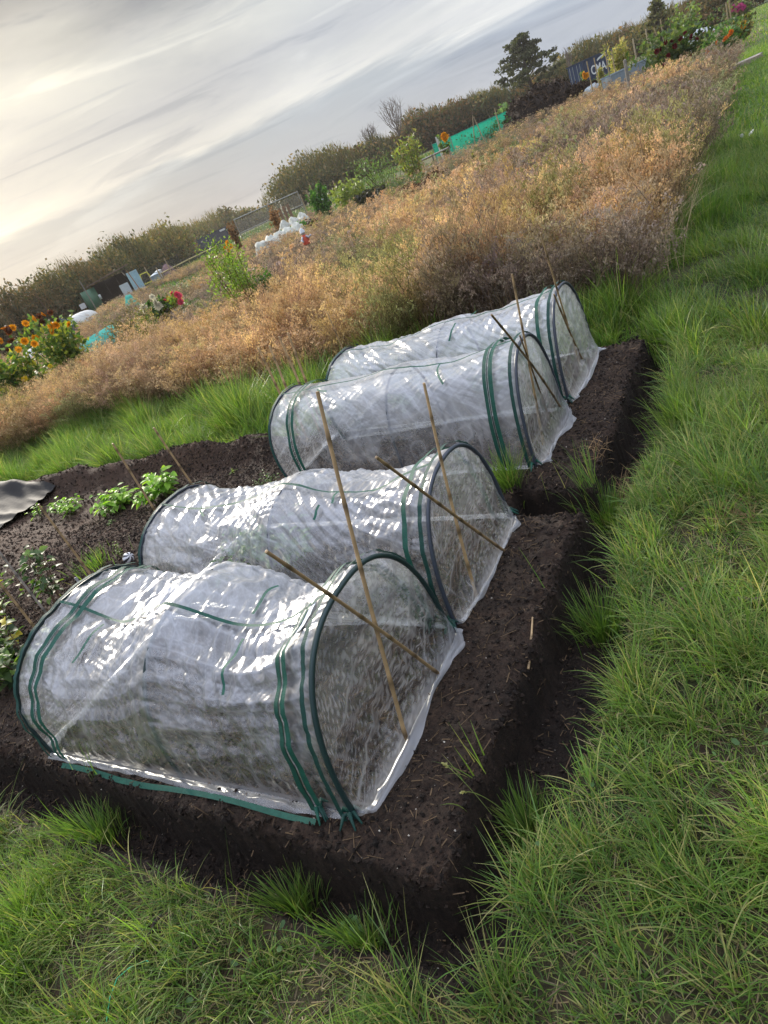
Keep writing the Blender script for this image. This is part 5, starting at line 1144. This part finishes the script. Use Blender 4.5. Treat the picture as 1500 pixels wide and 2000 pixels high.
lumpy('turquoise_net', dp(148, 652, 24), dp(210, 622, 26.5), .8, .52, 4, (.14, .62, .54), 'turquoise net draped over low hoops beside the orange flowers', 'net cover', M_NET, 3, crk=.02)
lumpy('turquoise_net', dp(249, 592, 36), dp(261, 586, 37), .5, .9, 1, (.15, .58, .50), 'small upright piece of turquoise net below the shed', 'net cover', M_NET, 4)
lumpy('white_tunnel', dp(126, 622, 44), dp(168, 604, 47), 1.7, 1.0, 1, (.62, .62, .58), 'low white covered bed with rounded ends left of the shed', 'covered bed', M_CLOTH, 5, crk=.01, droop=.1)
lumpy('dark_tarp', dp(100, 622, 34), dp(116, 618, 35), 1.4, 1.3, 1, (.08, .09, .11), 'dark rounded tarpaulin heap behind the orange flowers', 'tarpaulin', M_CLOTH, 6, crk=.01)
lumpy('cold_frame', dp(24, 660, 30), dp(50, 648, 31), .9, .8, 1, (.60, .60, .60), 'white cold frame showing between the two orange flowering plants', 'cold frame', M_PAINT, 7, crk=.0)
lumpy('white_cover', dp(1325, 78, 50), dp(1378, 62, 52), 2.0, 1.15, 1, (.55, .58, .60), 'rounded white covered mound behind the dark red flowers', 'covered bed', M_CLOTH, 8, crk=.03, droop=.1)
lumpy('white_cloth', dp(1143, 176, 52), dp(1172, 162, 53), .9, .65, 1, (.45, .50, .52), 'crumpled white cloth bundle left of the metal trough', 'cloth', M_CLOTH, 9, crk=.08)
lumpy('pink_arch_net', dp(322, 535, 60), dp(337, 528, 61), .9, 1.35, 1, (.34, .24, .28), 'faded pink netted arch before the dark fence', 'net arch', M_MESHF, 10, crk=.02)
# green net enclosure
def encl():
    P = [np.array([*dp(a, b, D)[:2], LAWN]) for a, b, D in ((893, 314, 50), (1007, 261, 54))]; d = P[1]-P[0]; ln = np.linalg.norm(d); d /= ln; s = np.array([-d[1], d[0], 0])
    root = empty('net_enclosure', tuple(P[0]), 'bright green net enclosure around a crop, held up by corner stakes', 'net enclosure'); w = 2.0; h = 1.45
    cs = [P[0], P[1], P[1]+s*w, P[0]+s*w]
    for i_ in range(4):
        A, B = cs[i_], cs[(i_+1) % 4]; n = 14; ac = Acc(); V = []
        for k in range(n+1):
            q = A+(B-A)*k/n; o_ = s*.05*math.sin(k*1.9+i_); V += [q+o_*1.2, q+o_*.3+[0, 0, h*.5], q+o_*.3+[0, 0, h*.93-.03*abs(math.sin(k*.9))]]
        ac.add(V, [(k*3+j, k*3+j+1, k*3+4+j, k*3+3+j) for k in range(n) for j in range(2)], c=(.02, .38, .26)); ac.build('net_panel', M_NET, root)
        ac = Acc(); tube([A-[0, 0, .1], A+[0, 0, h*1.05]], .025, 5, (.28, .24, .18), acc=ac); ac.build('stake', M_WOOD, root)
        ac = Acc(); tube([A+[0, 0, h*.93], (A+B)/2+[0, 0, h*.90], B+[0, 0, h*.93]], .018, 5, (.02, .30, .2), acc=ac); ac.build('top_rope', M_TAPE, root)
encl()
c_ = (dp(881, 318, 50)+dp(999, 262, 54))/2
v = np.array([c_[0], c_[1]+.6, 0])-np.array([0, 0, H]); dep = v@FW
shrub(float((v@IX)/dep*F+CX), float((v@IY)/dep*F+CY), float(math.hypot(v[0], v[1])), 1.2, 5.0, 'dark green crop growing inside the green net enclosure', [(.06, .12, .04), (.04, .09, .03)], 900, .08, 14, 'vegetable plant', seed=60)
board('white_post', (-.10, -.05, 0), (.10, .05, 1.7), 869, 320, 48, (.60, .60, .56), 'short white post at the left corner of the green net', 'post')
# manure heap
def heap(A, B, w, h, label, seed):
    A = np.array([A[0], A[1], LAWN]); B = np.array([B[0], B[1], LAWN]); d = B-A; ln = np.linalg.norm(d); d /= ln; s = np.array([-d[1], d[0], 0]); n, m = 150, 80
    u, t = np.meshgrid(np.linspace(0, 1, n), np.linspace(-1, 1, m), indexing='ij'); prof = np.clip(1-np.abs(t)**3.2, 0, 1)*np.clip(np.minimum(u*9, (1-u)*6), 0, 1)**.5
    hh = h*prof*(.75+.6*(fbm(u*4, t*1.5, 3, seed)-.25)); rg = (fbm(u*26, t*12, 4, seed+1)-.5)*.95*prof+.22*ridge(u*50, t*14, seed+2)*prof
    V = A+d*(u*ln)[..., None]+s*(t*w/2+rg*.5)[..., None]+np.array([0, 0, 1])*np.maximum(hh+rg*.6-.05, -.05)[..., None]
    i_ = np.arange(n-1)[:, None]*m+np.arange(m-1)[None]; c = np.array([.024, .016, .012])*(.5+1.3*fbm(u*40, t*14, 3, seed+3))[..., None]
    ac = Acc(); ac.add(V.reshape(-1, 3), np.stack([i_, i_+1, i_+m+1, i_+m], -1).reshape(-1, 4), c=c.reshape(-1, 3)); q_ = V.reshape(-1, 3)[np.random.default_rng(seed).integers(0, n*m, 2600)]; r2 = np.random.default_rng(seed+1); a2 = r2.normal(0, .09, (2600, 3)); b2 = r2.normal(0, .02, (2600, 3)); q_ = q_+r2.normal(0, .05, (2600, 3)); ac.add(np.stack([q_-a2-b2, q_+a2-b2, q_+a2+b2, q_-a2+b2], 1).reshape(-1, 3), np.arange(2600*4).reshape(-1, 4), c=np.repeat(np.array([.075, .05, .032])*(.3+1.2*r2.random((2600, 1))), 4, 0)); tag(ac.build('manure_heap', M_SOIL, origin=tuple(A)), label=label, cat='manure heap')
heap(dp(1005, 258, 52), dp(1122, 205, 55), 3.2, 1.75, 'large dark brown manure heap with a ragged cut face', 5)
heap(dp(1108, 212, 53), dp(1168, 188, 55), 2.2, 1.0, 'low dark mound at the right foot of the manure heap', 6)
# trough
P0, P1 = dp(1200, 182, 46), dp(1268, 153, 48); d = np.array([P1[0]-P0[0], P1[1]-P0[1]]); ln = np.linalg.norm(d); a_ = placer(P0[0], P0[1], LAWN, math.atan2(d[1], d[0])); ac = Acc(); TC = np.array([.22, .27, .31])
box(ac, (0, 0, .05), (ln, .03, 0.85), TC, a_); box(ac, (0, .75, .05), (ln, .78, 0.85), TC, a_); box(ac, (0, .035, .05), (.03, .745, 0.85), TC, a_); box(ac, (ln-.03, .035, .05), (ln, .745, 0.85), TC, a_); box(ac, (.035, .035, .05), (ln-.035, .745, 0.75), (.05, .035, .025), a_)
box(ac, (-.03, -.03, 0.85), (ln+.03, .045, 0.91), TC*1.3, a_); box(ac, (-.03, .74, 0.85), (ln+.03, .81, 0.91), TC*1.3, a_); 
for q in (0.1, ln-.18): box(ac, (q, .1, -.05), (q+.08, .7, .05), (.2, .16, .12), a_)
xs = np.linspace(.02, ln-.02, 60); ac.add(a_(np.concatenate([np.stack([xs, -.006-.02*(np.arange(60) % 2), xs*0+.08], -1), np.stack([xs, -.006-.02*(np.arange(60) % 2), xs*0+0.83], -1)])), [(k, k+1, 61+k, 60+k) for k in range(59)], c=TC*1.1)
tag(ac.build('metal_trough', M_PAINT, origin=(P0[0], P0[1], LAWN), smooth=False), label='long grey blue corrugated trough below the dry maize', cat='trough')
# stakes
def stake(top, D, r_, label, col=(.36, .28, .17), lean=(0, 0), cat='stake', name='wooden_stake'):
    P = dp(*top, D); b = np.array([P[0]+lean[0], P[1]+lean[1], LAWN-.1]); tag(tube([b, (b+P)/2, P], [r_, r_, r_*.85], 6, col).build(name, M_WOOD, origin=tuple(b)), label=label, cat=cat)
stake((1146, 120), 46, .035, 'leftmost tall pale stake in front of the blue container'); stake((1160, 113), 46.5, .035, 'second tall pale stake in front of the white lettering'); stake((1182, 103), 47, .035, 'third tall pale stake, between the lettering and the dry maize'); stake((1194, 99), 47.5, .035, 'rightmost tall pale stake, at the right end of the blue container')
stake((1220, 117), 29.5, .07, 'thick grey wooden post standing behind the metal trough', (.26, .24, .21), cat='post', name='wooden_post')
stake((1236, 76), 55, .06, 'crooked pale stake right of the dry maize, the lower of two', (.40, .33, .22)); stake((1261, 57), 55, .05, 'tall pale stake left of the dark red flowers', (.40, .33, .22)); stake((1277, 54), 56, .04, 'thin leaning stake behind the dark red flowers', lean=(.4, .2)); stake((1290, 38), 57, .04, 'thin tall stake above the dark red flowers, left of the yellow green bush')
stake((1418, 5), 56, .05, 'left one of two pale stakes at the pink flowers'); stake((1424, 3), 56.4, .05, 'right one of two pale stakes at the pink flowers')
stake((1079, 162), 62, .06, 'short post standing beyond the manure heap, left one'); stake((1090, 155), 62, .06, 'short post standing beyond the manure heap, right one')
stake((966, 212), 48, .04, 'pale stake above the right half of the green net'); stake((925, 228), 50, .03, 'thin stake above the middle of the green net', lean=(.3, 0)); stake((923, 226), 50.5, .03, 'thin leaning stake crossing its neighbour above the green net', lean=(-.5, 0))
stake((598, 372), 44, .05, 'pale stake left of the rounded green bush'); stake((604, 360), 43, .05, 'bundle of dry stalks tied to a pole beside the green bush', (.34, .24, .13)); stake((650, 353), 70, .07, 'lone pale post before the hedge, right of the scarecrow', lean=(.1, 0)); stake((586, 380), 62, .05, 'thin post at the right end of the wire panels')
stake((155, 548), 60, .05, 'tall thin pole leaning at the left side of the shed', (.22, .19, .16)); stake((282, 522), 66, .06, 'short post rising above the dark mesh fence over the yellow trestle'); stake((305, 523), 58, .06, 'stout pale post left of the pink arch'); stake((321, 505), 56, .05, 'tall pale stake beside the pink arch')
stake((69, 574), 19, .012, 'thin dark cane rising behind the orange flowers', (.16, .11, .08), lean=(.25, 0)); stake((22, 624), 18, .012, 'thin dark cane behind the leftmost orange flowers', (.16, .11, .08), lean=(.3, 0))
stake((247, 528), 40, .03, 'leaning rust coloured dead stem in front of the shed', (.30, .17, .09), lean=(.4, 0))
# scarecrow / gnome
a_, o = bmat(634, 398, 44, facing(634, 398)); s = empty('scarecrow', o, 'dark scarecrow with a white paper on its chest beside the rounded green bush', 'scarecrow')
ac = Acc(); tube(a_(np.array([(0, 0, 0), (0, 0, .6), (0, 0, 1.15), (0, 0, 1.35)])), [.28, .34, .32, .12], 9, (.02, .02, .024), acc=ac); tube(a_(np.array([(-.45, 0, .8), (-.2, 0, 1.15), (.2, 0, 1.15), (.42, .05, .75)])), [.07, .1, .1, .07], 7, (.02, .02, .024), acc=ac); ac.build('coat', M_CLOTH, s)
ac = Acc(); blob(ac, (0, 0, 1.5), (.13, .13, .16), (.25, .20, .15), 9, 7, .04, 1, a_); ac.build('head', M_CLOTH, s)
ac = Acc(); tube(a_(np.array([(0, 0, 1.55), (0, 0, 1.58), (0, 0, 1.6), (0, 0, 1.72)])), [.24, .22, .13, .11], 10, (.28, .24, .18), acc=ac); ac.build('hat', M_CLOTH, s)
ac = Acc(); box(ac, (-.12, -.37, .85), (.14, -.35, 1.2), (.7, .72, .75), a_); ac.build('paper', M_PAINT, s)
a_, o = bmat(601, 478, 21, facing(601, 478)); s = empty('garden_ornament', o, 'small painted garden figure with a white hat and red body standing among the weeds', 'garden ornament'); zb = dp(601, 476, 21)[2]-LAWN
ac = Acc(); tube(a_(np.array([(0, 0, 0), (0, 0, .1), (0, 0, zb+.02)])), [.05, .04, .04], 6, (.2, .15, .1), acc=ac); ac.build('plinth', M_WOOD, s)
ac = Acc(); tube(a_(np.array([(0, 0, zb), (0, 0, zb+.12), (0, 0, zb+.26)])), [.11, .12, .07], 9, (.55, .09, .05), acc=ac); tube(a_(np.array([(-.05, -.06, zb+.22), (-.12, -.1, zb+.14), (-.08, -.16, zb+.1)])), .03, 6, (.45, .45, .5), acc=ac); tube(a_(np.array([(.05, -.06, zb+.22), (.12, -.1, zb+.16), (.2, -.12, zb+.2)])), .03, 6, (.45, .45, .5), acc=ac); ac.build('body', M_PAINT, s)
ac = Acc(); blob(ac, (0, 0, zb+.31), (.06, .06, .07), (.45, .40, .36), 8, 6, .02, 1, a_); ac.build('head', M_PAINT, s)
ac = Acc(); tube(a_(np.array([(0, 0, zb+.33), (0, 0, zb+.40), (0, 0, zb+.47)])), [.085, .07, .02], 9, (.60, .64, .68), acc=ac); ac.build('hat', M_PAINT, s)

# ------------------------------------------------------------------ small things near the beds
# striped ball
p = gp(257, 1098, 0); r_ = .040; z0 = float(hgt(p[0], p[1]))+r_*.9; nu, nv = 48, 24
u, v = np.meshgrid(np.linspace(0, 2*np.pi, nu, endpoint=False), np.linspace(.01, np.pi-.01, nv)); sw_ = np.sin(u*6+v*2.2) > 0
P = np.stack([np.cos(u)*np.sin(v), np.sin(u)*np.sin(v), np.cos(v)], -1)*r_; tl = np.array([[.5, .3, .81], [-.2, .93, -.2], [-.84, 0, .52]]); tl, _ = np.linalg.qr(tl); P = P.reshape(-1, 3)@tl+np.array([p[0], p[1], z0])
ac = Acc(); ac.add(P, [(i*nu+j, (i+1)*nu+j, (i+1)*nu+(j+1) % nu, i*nu+(j+1) % nu) for i in range(nv-1) for j in range(nu)], c=np.where(sw_[..., None], [.72, .72, .75], [.02, .02, .025]).reshape(-1, 3))
tag(ac.build('striped_ball', M_PAINT, origin=(p[0], p[1], z0-r_)), label='small black and white striped ball on the soil beside the second tunnel', cat='ball')
# black ground sheet
a0, a1_, b0_, b1_ = gp(-260, 1080, 0), gp(-10, 1030, 0), gp(-200, 960, 0), gp(118, 962, 0)
u, v = np.meshgrid(np.linspace(0, 1, 70), np.linspace(0, 1, 40), indexing='ij'); P = (a0*(1-u[..., None])+a1_*u[..., None])*(1-v[..., None])+(b0_*(1-u[..., None])+b1_*u[..., None])*v[..., None]
P[..., 2] = hgt(P[..., 0], P[..., 1], False)+.02+.10*np.sin(np.pi*v)*(1-u)**.4*sstep(1, .8, u)+.05*ridge(u*5+v*2, v*4-u, 77)*np.sin(np.pi*v)**.5+.02*ridge(u*14+v*3, v*8, 78)
i_ = np.arange(69)[:, None]*40+np.arange(39)[None]; ac = Acc(); ac.add(P.reshape(-1, 3), np.stack([i_, i_+1, i_+41, i_+40], -1).reshape(-1, 4), c=(.011, .010, .010))
tag(ac.build('ground_sheet', solid('black_sheet', .7, .3, 5, .2, .3), origin=tuple(a1_)), label='rumpled black plastic sheet lying on the soil at the left edge', cat='plastic sheet')
# plant labels
for k_, (a, b, lb) in enumerate([((147, 1128), (158, 1142), 'white plant label left of the cane behind the first tunnel'), ((192, 1122), (200, 1134), 'white plant label right of the cane behind the first tunnel'), ((66, 1138), (76, 1148), 'white plant label among the bramble leaves')]):
    q = gp(*b, 0); t_ = dp(*a, math.hypot(q[0], q[1])); d = (t_-q); ac = Acc(); sx = np.array([.7, .7, 0])*.011; th = np.array([.7, -.7, 0])*.001
    V = [q-[0, 0, .02]-sx*.3-th, q-[0, 0, .02]+sx*.3-th, t_+sx-th, t_-sx-th, q-[0, 0, .02]-sx*.3+th, q-[0, 0, .02]+sx*.3+th, t_+sx+th, t_-sx+th]
    ac.add(V, [(0, 1, 2, 3), (7, 6, 5, 4), (0, 3, 7, 4), (1, 5, 6, 2), (3, 2, 6, 7), (0, 4, 5, 1)], c=(.62, .64, .68)); tag(ac.build('plant_label', M_PAINT, origin=tuple(q), smooth=False), label=lb, cat='plant label')
# sticks, straw, leaves, wood pieces on the lawn
def stick(a, b, r_, col, label, z=LAWN, name='stick', cat='stick', lift=.03, mat=None):
    A, B = gp(*a, z), gp(*b, z); n = 9; s = np.linspace(0, 1, n)[:, None]; P = A+(B-A)*s; P[:, 2] = hgt(P[:, 0], P[:, 1], False)+lift; P += np.random.default_rng(int(a[0])).normal(0, .004, P.shape)
    tag(tube(P, np.linspace(r_, r_*.6, n), 6, col).build(name, mat or M_WOOD, origin=tuple(P[0])), label=label, cat=cat)
stick((268, 1880), (330, 1800), .008, (.045, .035, .03), 'dark wet stick lying in the grass at the bottom left')
stick((1328, 1168), (1370, 1137), .007, (.16, .11, .07), 'brown twig lying in the lawn at the right')
stick((1388, 977), (1428, 968), .004, (.45, .33, .14), 'straw coloured stalk lying flat on the lawn below the broad leafed weed')
stick((1450, 1183), (1495, 1183), .012, (.14, .11, .09), 'short grey brown piece of wood at the right edge of the lawn')
stick((1210, 1420), (1228, 1402), .003, (.3, .24, .12), 'tiny dry stalk in the grass right of the trench')
# green string
pts = [gp(a, b, LAWN) for a, b in ((225, 2010), (232, 1960), (245, 1925), (268, 1905), (300, 1890), (306, 1893))]; pts = [q+np.array([0, 0, .045]) for q in pts]
tag(tube(pts, .0016, 5, (.04, .42, .22)).build('garden_string', M_TAPE, origin=tuple(pts[0])), label='thin bright green string trailing through the grass at the bottom left', cat='string')
# dead grass tussock and fallen bits
def deadtuft(px, py, n, Lm, label):
    r = np.random.default_rng(int(px)); p = gp(px, py, LAWN); x = p[0]+r.normal(0, .05, n); y = p[1]+r.normal(0, .05, n); ac = Acc()
    blades(ac, x, y, hgt(x, y, False)+.01, Lm*(.5+.8*r.random(n)), np.full(n, .0028), r.random(n)*6.28, r.normal(1.1, .25, n), r.random(n)*.6, np.array([.33, .22, .12])*(.5+.8*r.random((n, 1))), 5)
    tag(ac.build('dead_grass', M_DRY, origin=tuple(p)), label=label, cat='dead grass')
deadtuft(1440, 1015, 130, .10, 'pale brown dead tussock in the lawn at the right'); deadtuft(1215, 925, 110, .14, 'reddish dead roots in the trench beside the far bed'); deadtuft(1185, 905, 60, .10, 'small heap of dead roots at the corner of the far bed')
# boards on the path, daisies
board('plank_stack', (-.45, -.30, 0), (.45, .30, .10), 1450, 118, 26.5, (.34, .29, .22), 'weathered planks lying on the path at the edge of the weeds', 'planks', .5, M_WOOD, lambda ac, a_: [box(ac, (-.5+.08*k_, -.28+k_*.15, .103), (.42+.1*k_, -.16+k_*.15, .135), (.40-.04*k_, .34-.03*k_, .26), a_) for k_ in range(4)])
for k_, (a, b, lb) in enumerate([((1449, 268), 0, 'white daisy in the lawn, the left one near the right edge'), ((1466, 262), 0, 'white daisy in the lawn, the right one near the right edge')]):
    p = gp(*a, 0) if isinstance(a, tuple) else None; ac = Acc(); p[2] = .02
    tube([np.array([p[0], p[1], LAWN]), p], .003, 4, (.1, .2, .05), acc=ac); flower(ac, p, .045, np.array([.8, .8, .78]), k_+5)
    tag(ac.build('daisy', M_PETAL, origin=(p[0], p[1], LAWN)), label=lb, cat='daisy')

# ------------------------------------------------------------------ haze in the air
hm, ht = newmat('haze_air'); pv = ht.nodes.new('ShaderNodeVolumePrincipled'); pv.inputs['Color'].default_value = (.86, .84, .82, 1); pv.inputs['Density'].default_value = .00030; pv.inputs['Anisotropy'].default_value = .45
ho = ht.nodes.new('ShaderNodeOutputMaterial'); ht.links.new(pv.outputs[0], ho.inputs['Volume'])
ac = Acc(); box(ac, (-260, -65, -1.4), (200, 330, 24)); tag(ac.build('haze', hm, smooth=False), label='thin pale haze lying over the far plots and hedge', kind='stuff')
S.cycles.volume_bounces = 0
